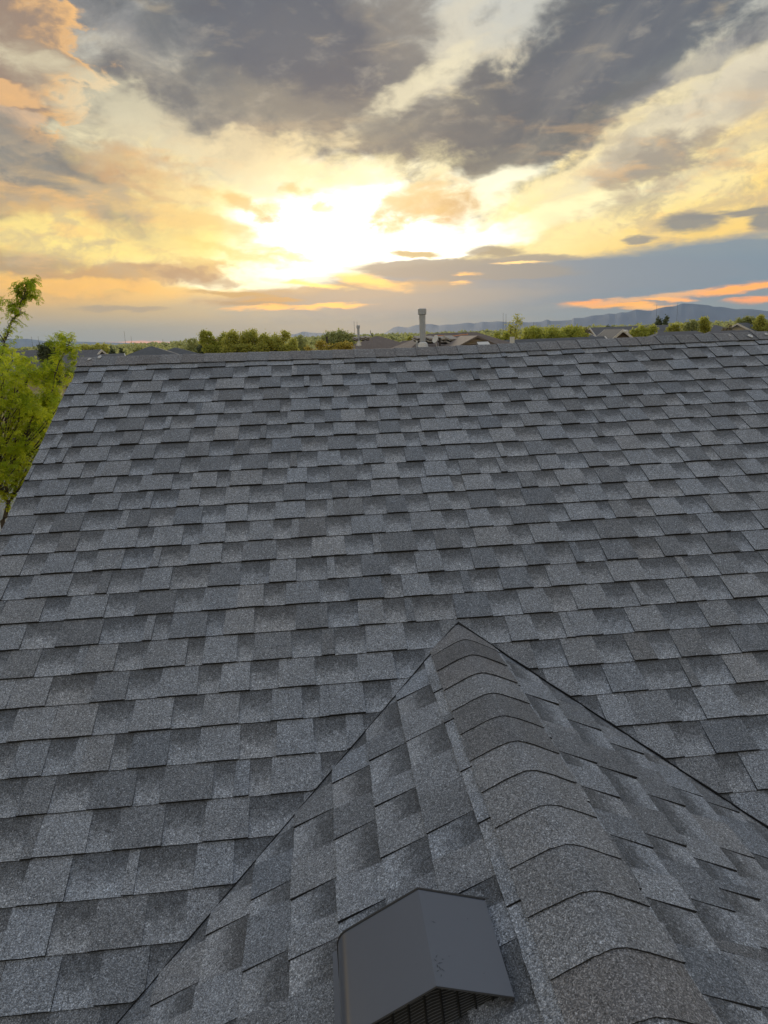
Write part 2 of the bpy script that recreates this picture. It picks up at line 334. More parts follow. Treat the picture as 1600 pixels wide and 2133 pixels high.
def shingle_material():
    "mineral granules: base tone from the piece, printed shadow band on the recessed lamination, speckle of light and dark grains"
    m, t, b = mat('asphalt_shingle_granules', rough=.74); n = t.nodes; l = t.links
    def M(op, a, bb=0.0, c=None, clamp=False):
        x = n.new('ShaderNodeMath'); x.operation = op; x.use_clamp = clamp
        for i, v in enumerate((a, bb, c)):
            if v is None: continue
            if hasattr(v, 'is_output'): l.new(v, x.inputs[i])
            else: x.inputs[i].default_value = v
        return x.outputs[0]
    at_ = n.new('ShaderNodeAttribute'); at_.attribute_name = 'tone'; sp = n.new('ShaderNodeSeparateColor'); l.new(at_.outputs['Color'], sp.inputs[0])
    tone, band, hue = sp.outputs
    uv = n.new('ShaderNodeUVMap'); uv.uv_map = 'UVMap'
    def nz(scale, detail=3, rough=.6):
        x = n.new('ShaderNodeTexNoise'); x.noise_dimensions = '2D'; x.inputs['Scale'].default_value = scale; x.inputs['Detail'].default_value = detail; x.inputs['Roughness'].default_value = rough
        l.new(uv.outputs[0], x.inputs['Vector']); return x.outputs['Fac']
    v = n.new('ShaderNodeTexVoronoi'); v.voronoi_dimensions = '2D'; v.inputs['Scale'].default_value = 430; l.new(uv.outputs[0], v.inputs['Vector'])
    vs = n.new('ShaderNodeSeparateColor'); l.new(v.outputs['Color'], vs.inputs[0])
    v2 = n.new('ShaderNodeTexVoronoi'); v2.voronoi_dimensions = '2D'; v2.inputs['Scale'].default_value = 260; l.new(uv.outputs[0], v2.inputs['Vector'])
    v2s = n.new('ShaderNodeSeparateColor'); l.new(v2.outputs['Color'], v2s.inputs[0])
    # shadow band: wavering edge, grain mixed in
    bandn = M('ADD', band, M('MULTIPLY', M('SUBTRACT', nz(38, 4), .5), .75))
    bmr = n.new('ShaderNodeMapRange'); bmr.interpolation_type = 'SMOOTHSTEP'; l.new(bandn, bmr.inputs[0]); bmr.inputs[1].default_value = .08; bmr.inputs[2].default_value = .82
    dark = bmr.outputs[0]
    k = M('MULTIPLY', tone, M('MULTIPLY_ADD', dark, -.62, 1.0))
    # blotches and weathering
    k = M('MULTIPLY', k, M('MULTIPLY_ADD', nz(9, 5), .35, .825))
    k = M('MULTIPLY', k, M('MULTIPLY_ADD', nz(1.1, 3), .34, .83))
    # grains
    g = M('POWER', vs.outputs[0], 2.2)
    k = M('MULTIPLY', k, M('MULTIPLY_ADD', g, 1.3, .58))
    lightg = M('GREATER_THAN', v2s.outputs[1], .93)
    k = M('MULTIPLY', k, M('MULTIPLY_ADD', lightg, .6, .97))
    darkg = M('LESS_THAN', v2s.outputs[2], .1)
    k = M('MULTIPLY', k, M('MULTIPLY_ADD', darkg, -.45, 1.0))
    # hue: blue grey to warm grey
    cr_ = n.new('ShaderNodeValToRGB'); e = cr_.color_ramp.elements; e[0].position = 0; e[0].color = (.93, 1.03, 1.19, 1); e[1].position = 1; e[1].color = (1.05, 1.0, 1.0, 1)
    x = e.new(.5) if hasattr(e, 'new') else None
    cr_.color_ramp.elements[1].color = (1.0, 1.03, 1.09, 1); cr_.color_ramp.elements[1].position = .5
    l.new(M('ADD', hue, M('MULTIPLY', M('SUBTRACT', vs.outputs[2], .5), .35)), cr_.inputs[0])
    vm = n.new('ShaderNodeVectorMath'); vm.operation = 'SCALE'; l.new(cr_.outputs[0], vm.inputs[0]); l.new(k, vm.inputs['Scale'])
    l.new(vm.outputs[0], b.inputs['Base Color'])
    bp = n.new('ShaderNodeBump'); bp.inputs['Strength'].default_value = .5; bp.inputs['Distance'].default_value = .0012; l.new(v.outputs['Distance'], bp.inputs['Height']); l.new(bp.outputs[0], b.inputs['Normal'])
    b.inputs['Specular IOR Level'].default_value = .38
    return m
M_SH = shingle_material()
M_EDGE, _, _ = mat('cut_asphalt_edge', (.012, .012, .013), .9)
M_DECK = nz_mat('roof_felt', (.02, .02, .021), (.03, .03, .03), 30)
M_TRIM = nz_mat('painted_trim', (.55, .53, .5), (.62, .6, .57), 3)
M_SIDE = nz_mat('siding', (.42, .38, .33), (.48, .44, .38), 2)

# ------------------------------------------------------------------ the house
AL = rad(26.565); CA, SA = math.cos(AL), math.sin(AL)
UG, VA = 2.086, 2.502                        # cross-gable ridge: x position, distance of its apex down the main slope
ZG = -VA * SA
W_MAIN = 9.0; V_EAVE = 7.2; S_END = 6.9
def sag(u, v):
    return -.020 * math.exp(-((u - 2.4) / 1.5) ** 2) * max(0, 1 - v / 1.9) if 0 <= v else -.020 * math.exp(-((u - 2.4) / 1.5) ** 2)
def PM(u, v, h=0.0):                         # main slope
    return Vector((u, -v * CA - h * SA, -v * SA + h * CA + sag(u, v)))
def PL(s, w, h=0.0):                         # cross gable, left slope
    return Vector((UG - w * CA - h * SA, -s, ZG - w * SA + h * CA))
def PR(s, w, h=0.0):                         # cross gable, right slope
    return Vector((UG + w * CA + h * SA, -s, ZG - w * SA + h * CA))

house = empty('house', (4.5, -3, GZ), 'grey shingled foreground house seen from its own roof, with a dark hood vent', 'house')
def deck(name, pts, t=.05):
    mb = MB(); n = (pts[1] - pts[0]).cross(pts[2] - pts[0]).normalized()
    if n.z < 0: pts = pts[::-1]; n = -n
    lo = [p - n * t for p in pts]; up = [p - n * .004 for p in pts]
    mb.face(up); mb.face(lo[::-1])
    for i in range(len(pts)):
        j = (i + 1) % len(pts); mb.face([lo[i], lo[j], up[j], up[i]])
    return mb
mb = MB(); NU = 24
for i in range(NU):
    u0, u1 = .01 + (W_MAIN - .02) * i / NU, .01 + (W_MAIN - .02) * (i + 1) / NU
    for j in range(8):
        v0, v1 = V_EAVE * j / 8, V_EAVE * (j + 1) / 8
        mb.face([PM(u0, v1, -.004), PM(u1, v1, -.004), PM(u1, v0, -.004), PM(u0, v0, -.004)])
main_roof = mb.build('main_roof', M_DECK, house)
tag(main_roof, 'wide main slope of grey shingles rising to the far ridge')
mb = MB()
for i in range(NU):
    u0, u1 = W_MAIN * i / NU, W_MAIN * (i + 1) / NU
    mb.face([Vector((u0, 0, sag(u0, 0) - .002)), Vector((u1, 0, sag(u1, 0) - .002)), Vector((u1, 6.2, -3.1)), Vector((u0, 6.2, -3.1))])
mb.face([Vector((0.0, 0, -.10)), Vector((0.0, 6.2, -3.22)), Vector((W_MAIN, 6.2, -3.22)), Vector((W_MAIN, 0, -.10))])
back_slope = mb.build('rear_roof', M_DECK, house)
mb = MB()
for PP in (PL, PR):
    pts = [PP(VA * CA, 0, -.004), PP(S_END, 0, -.004), PP(S_END, 4.4, -.004), PP((VA + 4.4) * CA, 4.4, -.004)]
    mb.face(pts if PP is PL else pts[::-1])
gable_roof = mb.build('gable_roof', M_DECK, house)
tag(gable_roof, 'smaller gable roof running towards the viewer with a rounded ridge')
# rake boards, walls, gable end
mb = MB()
for x in (.03, W_MAIN - .06):
    a = [Vector((x, -V_EAVE * CA, -V_EAVE * SA - .01)), Vector((x, 0, -.03)), Vector((x, 6.1, -3.08)), Vector((x, 6.1, -3.26)), Vector((x, 0, -.22)), Vector((x, -V_EAVE * CA, -V_EAVE * SA - .2))]
    b = [p + Vector((.03, 0, 0)) for p in a]
    mb.face([a[0], a[1], a[4], a[5]]); mb.face([a[1], a[2], a[3], a[4]]); mb.face([b[5], b[4], b[1], b[0]]); mb.face([b[4], b[3], b[2], b[1]])
    for i in range(6): j = (i + 1) % 6; mb.face([a[j], a[i], b[i], b[j]])
rake = mb.build('rake_board', M_TRIM, house)
mb = MB()
x0, x1, y0, y1 = .35, W_MAIN - .35, -6.0, 5.6
zt = lambda y: -abs(y) * .5 - .06
for x in (x0, x1):
    mb.face([Vector((x, y0, GZ)), Vector((x, y1, GZ)), Vector((x, y1, zt(y1))), Vector((x, 0, -.06)), Vector((x, y0, zt(y0)))])
mb.face([Vector((x0, y1, GZ)), Vector((x1, y1, GZ)), Vector((x1, y1, zt(y1))), Vector((x0, y1, zt(y1)))])
mb.face([Vector((x0, y0, GZ)), Vector((x1, y0, GZ)), Vector((x1, y0, zt(y0))), Vector((x0, y0, zt(y0)))])
mb.face([Vector((UG - 3.4, -6.6, GZ)), Vector((UG + 3.4, -6.6, GZ)), Vector((UG + 3.4, -6.6, ZG - 1.75)), Vector((UG, -6.6, ZG - .06)), Vector((UG - 3.4, -6.6, ZG - 1.75))])
wall = mb.build('wall', M_SIDE, house)

# ---- shingle pieces
def clip(poly, fn):
    out = []
    for i in range(len(poly)):
        a, b = poly[i], poly[(i + 1) % len(poly)]; fa, fb = fn(a), fn(b)
        if fa >= 0: out.append(a)
        if (fa >= 0) != (fb >= 0):
            t = fa / (fa - fb); out.append((a[0] + (b[0] - a[0]) * t, a[1] + (b[1] - a[1]) * t))
    return out
def area2(p):
    return abs(sum(p[i][0] * p[(i + 1) % len(p)][1] - p[(i + 1) % len(p)][0] * p[i][1] for i in range(len(p)))) / 2
EXPO = .1436
pieces = []                                  # (P, parent, polygon list, h function, tone, hue, v0, v1, slot?)
def rows(P, parent, vfirst, vlast, u0, u1, clips, butt0, uvo, hole=None, dirn=1):
    v = butt0; prev = vfirst; k = 0
    while prev < vlast:
        vb = v; jit = random.uniform(-.0015, .0015)
        u = u0 - random.uniform(0, .16); shift = 0; nextjoint = u + random.uniform(.2, 1.0)
        is_tab = random.random() < .5
        hb_s, hb_t = .0058 + random.uniform(-.0008, .0008), .0118 + random.uniform(-.001, .001)
        while u < u1:
            if is_tab: wdt = random.choice((.10, .115, .125, .135, .14, .15, .165)) + random.uniform(-.008, .008)
            else: wdt = random.choice((.075, .10, .12, .13, .135, .15, .18)) + random.uniform(-.008, .008)
            ue = u + wdt
            if ue > nextjoint and is_tab:
                ue = max(nextjoint, u + .035); nextjoint = ue + 1.0; gap = .0022; joint = True
            else: gap = 0; joint = False
            fl = .004 if is_tab else -.004
            f0, f1 = fl + random.uniform(-.002, .002), fl + random.uniform(-.002, .002)
            if joint: f1 = 0
            topv = prev - .022
            d0 = shift + jit + random.uniform(-.0007, .0007); d1 = shift + jit + random.uniform(-.0007, .0007)
            a_u = max(u, u0); b_u = min(ue - gap, u1)
            if b_u - a_u > .012:
                L0 = a_u - (f0 if a_u > u0 else 0) ; L1 = b_u + (f1 if b_u < u1 else 0)
                nb = 4
                poly = [(a_u, topv), (b_u, topv)]
                if not is_tab: poly = [(a_u - .008, topv), (b_u + .008, topv)]; L0 -= .006; L1 += .006
                poly += [(L1 + (L0 - L1) * i / nb, vb + d1 + (d0 - d1) * i / nb + (random.uniform(-.0009, .0009))) for i in range(nb + 1)]
                hb = hb_t if is_tab else hb_s
                poly = clip(poly, lambda p: p[1] - .035)
                if u0 == 0.0 and poly: poly = clip(poly, lambda p: p[0] + .004)
                for fn in clips: poly = clip(poly, fn) if poly else poly
                if len(poly) >= 3 and area2(poly) > 2e-5:
                    r = random.random()
                    if is_tab: tone = (random.choice((.158, .168, .178, .215, .225, .235, .245, .23)) if True else 0) * random.uniform(.94, 1.06)
                    else: tone = random.uniform(.26, .295)
                    hue = min(.6, max(0, random.gauss(.30, .09)))
                    if is_tab and tone < .17: hue = min(.6, max(0, random.gauss(.24, .12)))
                    hh = hb + random.uniform(-.0006, .0008) + (random.random() < .06) * .002
                    pieces.append(dict(P=P, par=parent, poly=poly, hb=hh, tone=tone, hue=hue, v0=prev, v1=vb, slot=not is_tab, uvo=uvo, top=topv))
            if joint: shift = random.uniform(-.0025, .0025); is_tab = True if random.random() < .55 else False
            else: is_tab = not is_tab
            u = ue
        prev = vb; v = vb + EXPO; k += 1
# clip lines of the valleys: the main slope keeps what lies outside the gable, the gable what lies in front of the main slope
VAc, UC = 2.507, 2.096                       # line of the cut edge
left_u = lambda p: (UC - (p[1] - VAc) * CA) - p[0]
right_u = lambda p: p[0] - (UC + (p[1] - VAc) * CA)
rows(PM, main_roof, 0.0, VA + .0, 0.0, W_MAIN, [], .186, (0, 0))
main_pieces = pieces
split = []
for p in main_pieces:                       # courses beside the apex are cut by the valley on both sides
    if max(q[1] for q in p['poly']) > VAc:
        for fn in (left_u, right_u):
            # region outside the wedge on one side
            side = (lambda q: UC - q[0]) if fn is left_u else (lambda q: q[0] - UC)
            lowfn = lambda q, fn=fn: fn(q)
            up = clip(p['poly'], lambda q: VAc - q[1]); 
            lo = clip(clip(p['poly'], lambda q: q[1] - VAc), fn)
            both = clip(clip(p['poly'], side), fn)
            if len(both) >= 3 and area2(both) > 2e-5: split.append(dict(p, poly=both))
    else: split.append(p)
pieces = split
n0 = max(p['v1'] for p in pieces)
save = pieces; pieces = []
rows(PM, main_roof, n0, V_EAVE, 0.0, UC, [left_u], n0 + EXPO, (0, 0)); lp = pieces; pieces = []
rows(PM, main_roof, n0, V_EAVE, UC, W_MAIN, [right_u], n0 + EXPO, (0, 0)); rp = pieces
pieces = save + lp + rp
ng = []
for P_, off in ((PL, 20), (PR, 40)):
    pieces_keep = pieces; pieces = []
    rows(P_, gable_roof, 0.0, 4.3, VA * CA, S_END, [lambda p: p[0] - (VA - .03 + p[1]) * CA], .186 if P_ is PL else .165, (off, 0))
    ng += pieces; pieces = pieces_keep
pieces += ng
def project(p):
    d = Vector(p) - CAMP; z = d.dot(FW)
    if z < .1: return None
    return 800 + F * d.dot(RT) / z, 1066.5 - F * d.dot(UP) / z
for p in pieces:
    top, hb = p['top'], p['hb']
    span = p['v1'] - top
    p['h'] = lambda v, top=top, hb=hb, span=span: .0008 + (hb - .0008) * min(1.05, max(0, (v - top) / span))
    scr = [project(p['P'](u, max(v, p['v0']), 0)) for u, v in p['poly']]
    p['scr'] = 0
    if all(scr):
        cl = [(min(1600, max(0, a)), min(2133, max(0, b))) for a, b in scr]; p['scr'] = area2(cl)
order = sorted(range(len(pieces)), key=lambda i: -pieces[i]['scr'])
single = set(order[:300])
def true_valley(q): return (q[1] - VA) * CA - abs(q[0] - UG)
def add_piece(mb, p):
    if p['P'] is PM and not p.get('cut') and max(q[1] for q in p['poly']) > VA - .05:
        a_ = clip(p['poly'], true_valley); b_ = clip(p['poly'], lambda q: -true_valley(q))
        if len(a_) >= 3 and area2(a_) > 1e-5 and len(b_) >= 3:
            add_piece(mb, dict(p, poly=a_, cut=1)); add_piece(mb, dict(p, poly=b_, cut=1)); return
    P, poly, h = p['P'], p['poly'], p['h']
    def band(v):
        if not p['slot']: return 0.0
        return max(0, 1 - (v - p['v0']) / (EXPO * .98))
    base = (p['tone'], 0, p['hue'])
    def hk(u, v): return 1.0 if P is PM else min(1, max(.0, (u - (VA - .03 + v) * CA) / .10)) * .97 + .03
    up = [P(u, v, h(v) * hk(u, v)) for u, v in poly]; dn = [P(u, v, -.002) for u, v in poly]
    if P is PM and max(q[1] for q in poly) > VA - .1:      # the cut shingles lie over the gable at the valley
        for q, base_ in ((up, None), (dn, 1)):
            for i_, pt_ in enumerate(q):
                zg = ZG - abs(pt_.x - UG) * .5 + (.001 if base_ else .0025 + h(poly[i_][1]) * .6)
                if poly[i_][1] > VA - .1 and zg > pt_.z: pt_.z = zg
    ox, oy = p['uvo']
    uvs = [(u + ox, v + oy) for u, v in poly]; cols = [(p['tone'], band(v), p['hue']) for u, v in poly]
    ccw = sum(poly[i][0] * poly[(i + 1) % len(poly)][1] - poly[(i + 1) % len(poly)][0] * poly[i][1] for i in range(len(poly))) > 0
    flip = ccw if P is not PR else not ccw
    flip = not flip if P is PL else (not flip if P is PR else flip)
    idx = list(range(len(poly)))
    nrm = (up[1] - up[0]).cross(up[2] - up[0])
    tot = Vector()
    for i in range(1, len(up) - 1): tot += (up[i] - up[0]).cross(up[i + 1] - up[0])
    if tot.z < 0: idx = idx[::-1]
    mb.face([up[i] for i in idx], 0, [uvs[i] for i in idx], [cols[i] for i in idx])
    for k in range(len(idx)):
        i, j = idx[k], idx[(k + 1) % len(idx)]
        if poly[i][1] < p['v0'] - .01 and poly[j][1] < p['v0'] - .01: continue
        mb.face([dn[i], dn[j], up[j], up[i]], 1, [uvs[i]] * 4, base)
far = {main_roof.name: MB(), gable_roof.name: MB()}
for i, p in enumerate(pieces):
    if i in single:
        mb = MB(); add_piece(mb, p); mb.build('shingle', [M_SH, M_EDGE], p['par'], attr=True)
    else: add_piece(far[p['par'].name], p)
for o in (main_roof, gable_roof):
    tag(far[o.name].build('shingle_field', [M_SH, M_EDGE], o, attr=True), kind='stuff')

# bead of black sealant along the cut edge of each valley
for sg in (-1, 1):
    pts = []
    for i in range(60):
        v = VAc + 2.6 * i / 59; x = UC + sg * (v - VAc) * CA; z = max(-v * SA + .004, ZG - abs(x - UG) * .5 + .0035) + .004 * math.exp(-i / 4)
        pts.append(Vector((x, -v * CA - .001, z + random.uniform(-.0006, .0006))))
    mb = MB(); mb.tube(pts, [.0020 + random.uniform(-.0004, .0005) for _ in pts], 5); mb.build('valley_sealant', M_EDGE, main_roof)

# ---- ridge caps
def cap(P2, s0, s1, lift0, lift1, tone, hue, hw, r, cut=None, uvo=(60, 0)):
    "one bent cap: P2(s, t, h) with t across the ridge; s1 is the butt end"
    mb = MB(); ts = [-hw, -.105, -.072, -.052, -.038, -.027, -.018, -.009, 0, .009, .018, .027, .038, .052, .072, .105, hw]
    ss = [s0, (s0 + s1) / 2, s1]
    e = [random.uniform(-.0012, .0012) for _ in ts]; sk = random.uniform(-.03, .03); e = [x + sk * t for x, t in zip(e, ts)]
    g = []
    for i, s in enumerate(ss):
        row = []
        for k, t in enumerate(ts):
            s_ = s + (e[k] if i == 2 else 0)
            if cut: s_ = max(s_, cut(abs(t)))
            f = (s - s0) / (s1 - s0)
            tp = min(1, max(0, (s_ - cut(abs(t))) / .26)) if cut else 1
            row.append((s_, t, (lift0 + (lift1 - lift0) * f + (random.uniform(-.0006, .0006))) * (tp * .95 + .05)))
        g.append(row)
    def pt(q, dh=0): return P2(q[0], q[1], q[2] + dh)
    for i in range(2):
        for k in range(len(ts) - 1):
            q = [g[i][k], g[i + 1][k], g[i + 1][k + 1], g[i][k + 1]]
            pts = [pt(a) for a in q]
            if (pts[1] - pts[0]).cross(pts[2] - pts[0]).length < 1e-7: continue
            idx = [0, 1, 2, 3]
            if (pts[1] - pts[0]).cross(pts[3] - pts[0]).z < 0: idx = [3, 2, 1, 0]
            mb.face([pts[a] for a in idx], 0, [(q[a][0] + uvo[0], q[a][1] + uvo[1]) for a in idx], (tone, 0, hue))
    TH = .0028
    for k in range(len(ts) - 1):             # butt
        a, b = g[2][k], g[2][k + 1]; mb.face([pt(a, -TH), pt(b, -TH), pt(b), pt(a)], 1)
    for k in (0, -1):
        for i in range(2): a, b = g[i][k], g[i + 1][k]; mb.face([pt(a, -TH), pt(b, -TH), pt(b), pt(a)], 1)
    return mb
def P2g(s, t, h):
    r = .026; q = math.sqrt(t * t + r * r) - r * .5
    k = min(1, abs(t) / .05) * (1 if t > 0 else -1)
    return Vector((UG + t * CA + h * SA * k, -s, ZG - q * SA + h * CA))
def P2m(s, t, h):
    r = .010; q = math.sqrt(t * t + r * r) - r * .6
    k = min(1, abs(t) / .03) * (1 if t > 0 else -1)
    return Vector((s, -t * CA - h * SA * k, -q * SA + h * CA + .004 + sag(s, 0)))
TONES = (.118, .125, .15, .165, .175)
s = 2.565 - 2 * .149; k = 0
seq = [x * 1.3 for x in [.155, .14, .10, .14, .155, .105, .12, .165, .16, .165, .15, .165, .14, .17, .15, .16, .17, .13, .16]]
while s < S_END:
    cb = cap(P2g, s - .1490 - .02, s, .0085, .0132 + random.uniform(-.001, .0012), seq[k % len(seq)] * random.uniform(.97, 1.03), random.choice((.55, .75, .85)) if seq[k % len(seq)] < .19 else .5, .148, .028,
             cut=lambda t: (VA - .03 + t) * CA, uvo=(60, 3 * k))
    cb.build('ridge_cap', [M_SH, M_EDGE], gable_roof, attr=True, smooth=False)
    s += .1490; k += 1
s = W_MAIN - .05; k = 0
u = W_MAIN
while u > 0.0:
    u1 = max(u - .1436, -.004)
    # butt towards -x
    cb = cap(P2m, min(u + .02, W_MAIN), u1, .0075, .0118 + random.uniform(-.0008, .0008), random.choice((.18, .165, .175, .155, .19)) * random.uniform(.97, 1.03), random.choice((.5, .75, .9)), .128, .02, uvo=(80, 3 * k))
    cb.build('ridge_cap', [M_SH, M_EDGE], main_roof, attr=True)
    u = u1; k += 1
    if u <= 0: break

# ---- hood vent on the gable's left slope
M_VENT, t_, b_ = mat('dark_painted_steel', (.10, .105, .12), .3, .12)
b_.inputs['Specular IOR Level'].default_value = .6
n_ = t_.nodes; l_ = t_.links
tcx = n_.new('ShaderNodeTexCoord')
x1_ = n_.new('ShaderNodeTexNoise'); x1_.inputs['Scale'].default_value = 9; x1_.inputs['Detail'].default_value = 6; l_.new(tcx.outputs['Object'], x1_.inputs[0])
r_ = n_.new('ShaderNodeMapRange'); l_.new(x1_.outputs['Fac'], r_.inputs[0]); r_.inputs[3].default_value = .30; r_.inputs[4].default_value = .36; l_.new(r_.outputs[0], b_.inputs['Roughness'])
x2_ = n_.new('ShaderNodeTexNoise'); x2_.inputs['Scale'].default_value = 60; x2_.inputs['Detail'].default_value = 8; l_.new(tcx.outputs['Object'], x2_.inputs[0])
r2_ = n_.new('ShaderNodeMapRange'); l_.new(x2_.outputs['Fac'], r2_.inputs[0]); r2_.inputs[1].default_value = .2; r2_.inputs[2].default_value = .9
mx_ = n_.new('ShaderNodeMix'); mx_.data_type = 'RGBA'; l_.new(r2_.outputs[0], mx_.inputs[0]); mx_.inputs[6].default_value = (.068, .078, .104, 1); mx_.inputs[7].default_value = (.064, .074, .098, 1); l_.new(mx_.outputs[2], b_.inputs['Base Color'])
M_BLACK, _, _ = mat('dark_interior', (.012, .012, .013), .7)
M_GRILL, _, _ = mat('painted_mesh', (.08, .085, .095), .6)
M_SCUFF, _, _ = mat('scuffed_paint', (.03, .03, .032), .7)
yb, yf = -3.655, -3.905
roofz = lambda x: ZG - (UG - x) * .5
prof = [(1.880, roofz(1.880) + .004), (1.877, -1.205), (1.721, -1.156)]   # upslope wall, right face, crease, left face, rounded corner, left wall
cx, cz, R_ = 1.575, -1.289, .045
for i in range(9):
    a = rad(119 + i * 61 / 8); prof.append((cx + R_ * math.cos(a), cz + R_ * math.sin(a)))
prof.append((1.530, roofz(1.530) + .006))
def sheet(mb, prof, y0, y1, t, mi=0):
    for i in range(len(prof) - 1):
        a, b = prof[i], prof[i + 1]
        mb.face([Vector((a[0], y0, a[1])), Vector((b[0], y0, b[1])), Vector((b[0], y1, b[1])), Vector((a[0], y1, a[1]))], mi)
def inner(p, t):
    c = (1.70, -1.30); d = Vector((c[0] - p[0], c[1] - p[1])).normalized(); return (p[0] + d.x * t, p[1] + d.y * t)
ip = [inner(p, .0035) for p in prof]
mb = MB(); 
N_ = len(prof)
for i in range(N_ - 1):
    a, b, c, d = prof[i], prof[i + 1], ip[i + 1], ip[i]
    o0, o1 = yb, yf + (.0 if i else 0.0)
    mb.face([Vector((a[0], yf, a[1])), Vector((b[0], yf, b[1])), Vector((b[0], yb, b[1])), Vector((a[0], yb, a[1]))])
    mb.face([Vector((d[0], yb, d[1])), Vector((c[0], yb, c[1])), Vector((c[0], yf, c[1])), Vector((d[0], yf, d[1]))], 1)
    mb.face([Vector((a[0], yf, a[1])), Vector((d[0], yf, d[1])), Vector((c[0], yf, c[1])), Vector((b[0], yf, b[1]))])
# back wall closing the far end
mb.face([Vector((p[0], yb, p[1])) for p in prof], 0)
vent = mb.build('roof_vent', [M_VENT, M_BLACK], house, merge=True, smooth=True)
vent.data.set_sharp_from_angle(angle=rad(16))
tag(vent, 'dark metal hood vent with a rounded corner on the left slope of the small gable')
# rolled seam along the far edge and folded hem at the open edge
mb = MB(); mb.tube([Vector((p[0], yb + .003, p[1] + .0005)) for p in prof[1:]], .0028, 6); mb.build('seam', [M_SCUFF], vent)
mb = MB(); mb.tube([Vector((p[0], yf, p[1] - .0025)) for p in prof[1:]], .0022, 6); mb.build('hem', [M_SCUFF], vent)
# flange under the shingles
mb = MB()
s0_, s1_ = 3.573, 4.05; wa, wb = .50, .632
mb.face([PL(s0_, wb, .014), PL(s1_, wb, .014), PL(s1_, wa, .012), PL(s0_, wa, .012)][::-1])
for a, b in (((s0_, wb), (s1_, wb)), ((s0_, wa), (s0_, wb)), ((s1_, wb), (s1_, wa))): mb.face([PL(*a, .014), PL(*b, .014), PL(*b, .008), PL(*a, .008)])
mb.build('flange', M_VENT, vent)
# grille: dark frame bars and thin louvre wires in the open end, leaning inwards, black sheet behind stands in for the shade inside
mb2 = MB()
def GP(x, k, dy=0.0):
    zr = ZG - (UG - x) * .5 + .004; zt_ = np.interp(x, [1.54, 1.722, 1.874], [-1.262, -1.162, -1.210])
    return Vector((x, yf + .022 + .12 * k + dy, zr + (zt_ - .004 - zr) * k))
for i in range(9):
    x_ = 1.57 + .27 * i / 8; a, b = GP(x_, .02), GP(x_, .52); mb = MB(); mb.tube([a, b], .0024, 4); mb.build('grille_bar', M_BLACK, vent)
for i in range(15):
    k_ = .03 + .44 * i / 14; mb2.tube([GP(1.55 + .29 * j / 12, k_, .002) for j in range(13)], .0008, 4)
mb2.build('louvre_wire', M_GRILL, vent)['kind'] = 'stuff'
mb = MB()
for j in range(12):
    xa, xb = 1.54 + .34 * j / 12, 1.54 + .34 * (j + 1) / 12
    mb.face([GP(xa, 0, .004), GP(xb, 0, .004), GP(xb, 1, .004), GP(xa, 1, .004)])
mb.build('throat', M_BLACK, vent)
b_.inputs['Coat Weight'].default_value = .4; b_.inputs['Coat Roughness'].default_value = .3; b_.inputs['Coat IOR'].default_value = 1.8
# scuffs on the crease: short scratches in the paint
mb = MB()
for cx_, cy_, ln, an in ((1.733, -3.835, .012, 60), (1.738, -3.85, .014, 20), (1.731, -3.858, .01, 95), (1.741, -3.866, .012, 140), (1.73, -3.87, .009, 40), (1.745, -3.84, .005, 10), (1.76, -3.83, .004, 0), (1.735, -3.88, .008, 75), (1.742, -3.745, .012, 160), (1.826, -3.86, .003, 10), (1.822, -3.72, .003, 10), (1.735, -3.862, .012, 110), (1.729, -3.845, .008, 130)):
    d = Vector((math.cos(rad(an)), math.sin(rad(an)), 0)) * ln / 2; n2 = Vector((-d.y, d.x, 0)).normalized() * .0007
    zf = lambda x_: -1.156 - (x_ - 1.721) / (1.877 - 1.721) * .049 + .0006
    c_ = Vector((cx_, cy_, 0)); pts = [c_ - d, c_ - n2, c_ + d, c_ + n2]
    if min(p.x for p in pts) < 1.724: continue
    mb.face([Vector((p.x, p.y, zf(p.x))) for p in pts])
mb.build('scuff', M_SCUFF, vent)['kind'] = 'stuff'

# pale droppings and chips on the far ridge
M_DROP, _, _ = mat('dried_dropping', (.5, .5, .5), .9)
for px, py, rx, lb in ((1563, 699, .02, 'largest white bird dropping on the ridge near the right edge of the photo'), (1597, 695, .014, 'white bird dropping on the ridge cut by the right edge of the photo'), (1520, 697.5, .008, 'tiny pale dropping on the ridge, left of the largest one'),
                       (207, 743, .016, 'white bird dropping on the left end of the ridge'), (186, 747, .012, 'faint dropping nearest the left corner of the ridge')):
    d = ray(px, py); nn = Vector((0, -SA, CA)); t = -(CAMP.dot(nn) - .022) / d.dot(nn); c = CAMP + d * t
    mb = MB(); ring = []
    e1, e2 = Vector((1, 0, 0)), Vector((0, -CA, -SA))
    for i in range(12):
        a = 2 * math.pi * i / 12; r = rx * random.uniform(.7, 1.15); ring.append(c + e1 * math.cos(a) * r + e2 * math.sin(a) * r * 1.3 - nn * .002)
    for i in range(12): mb.face([ring[i], ring[(i + 1) % 12], c + nn * .003])
    o = mb.build('bird_dropping', M_DROP); tag(o, lb, 'bird dropping', 'bird droppings on the ridge')
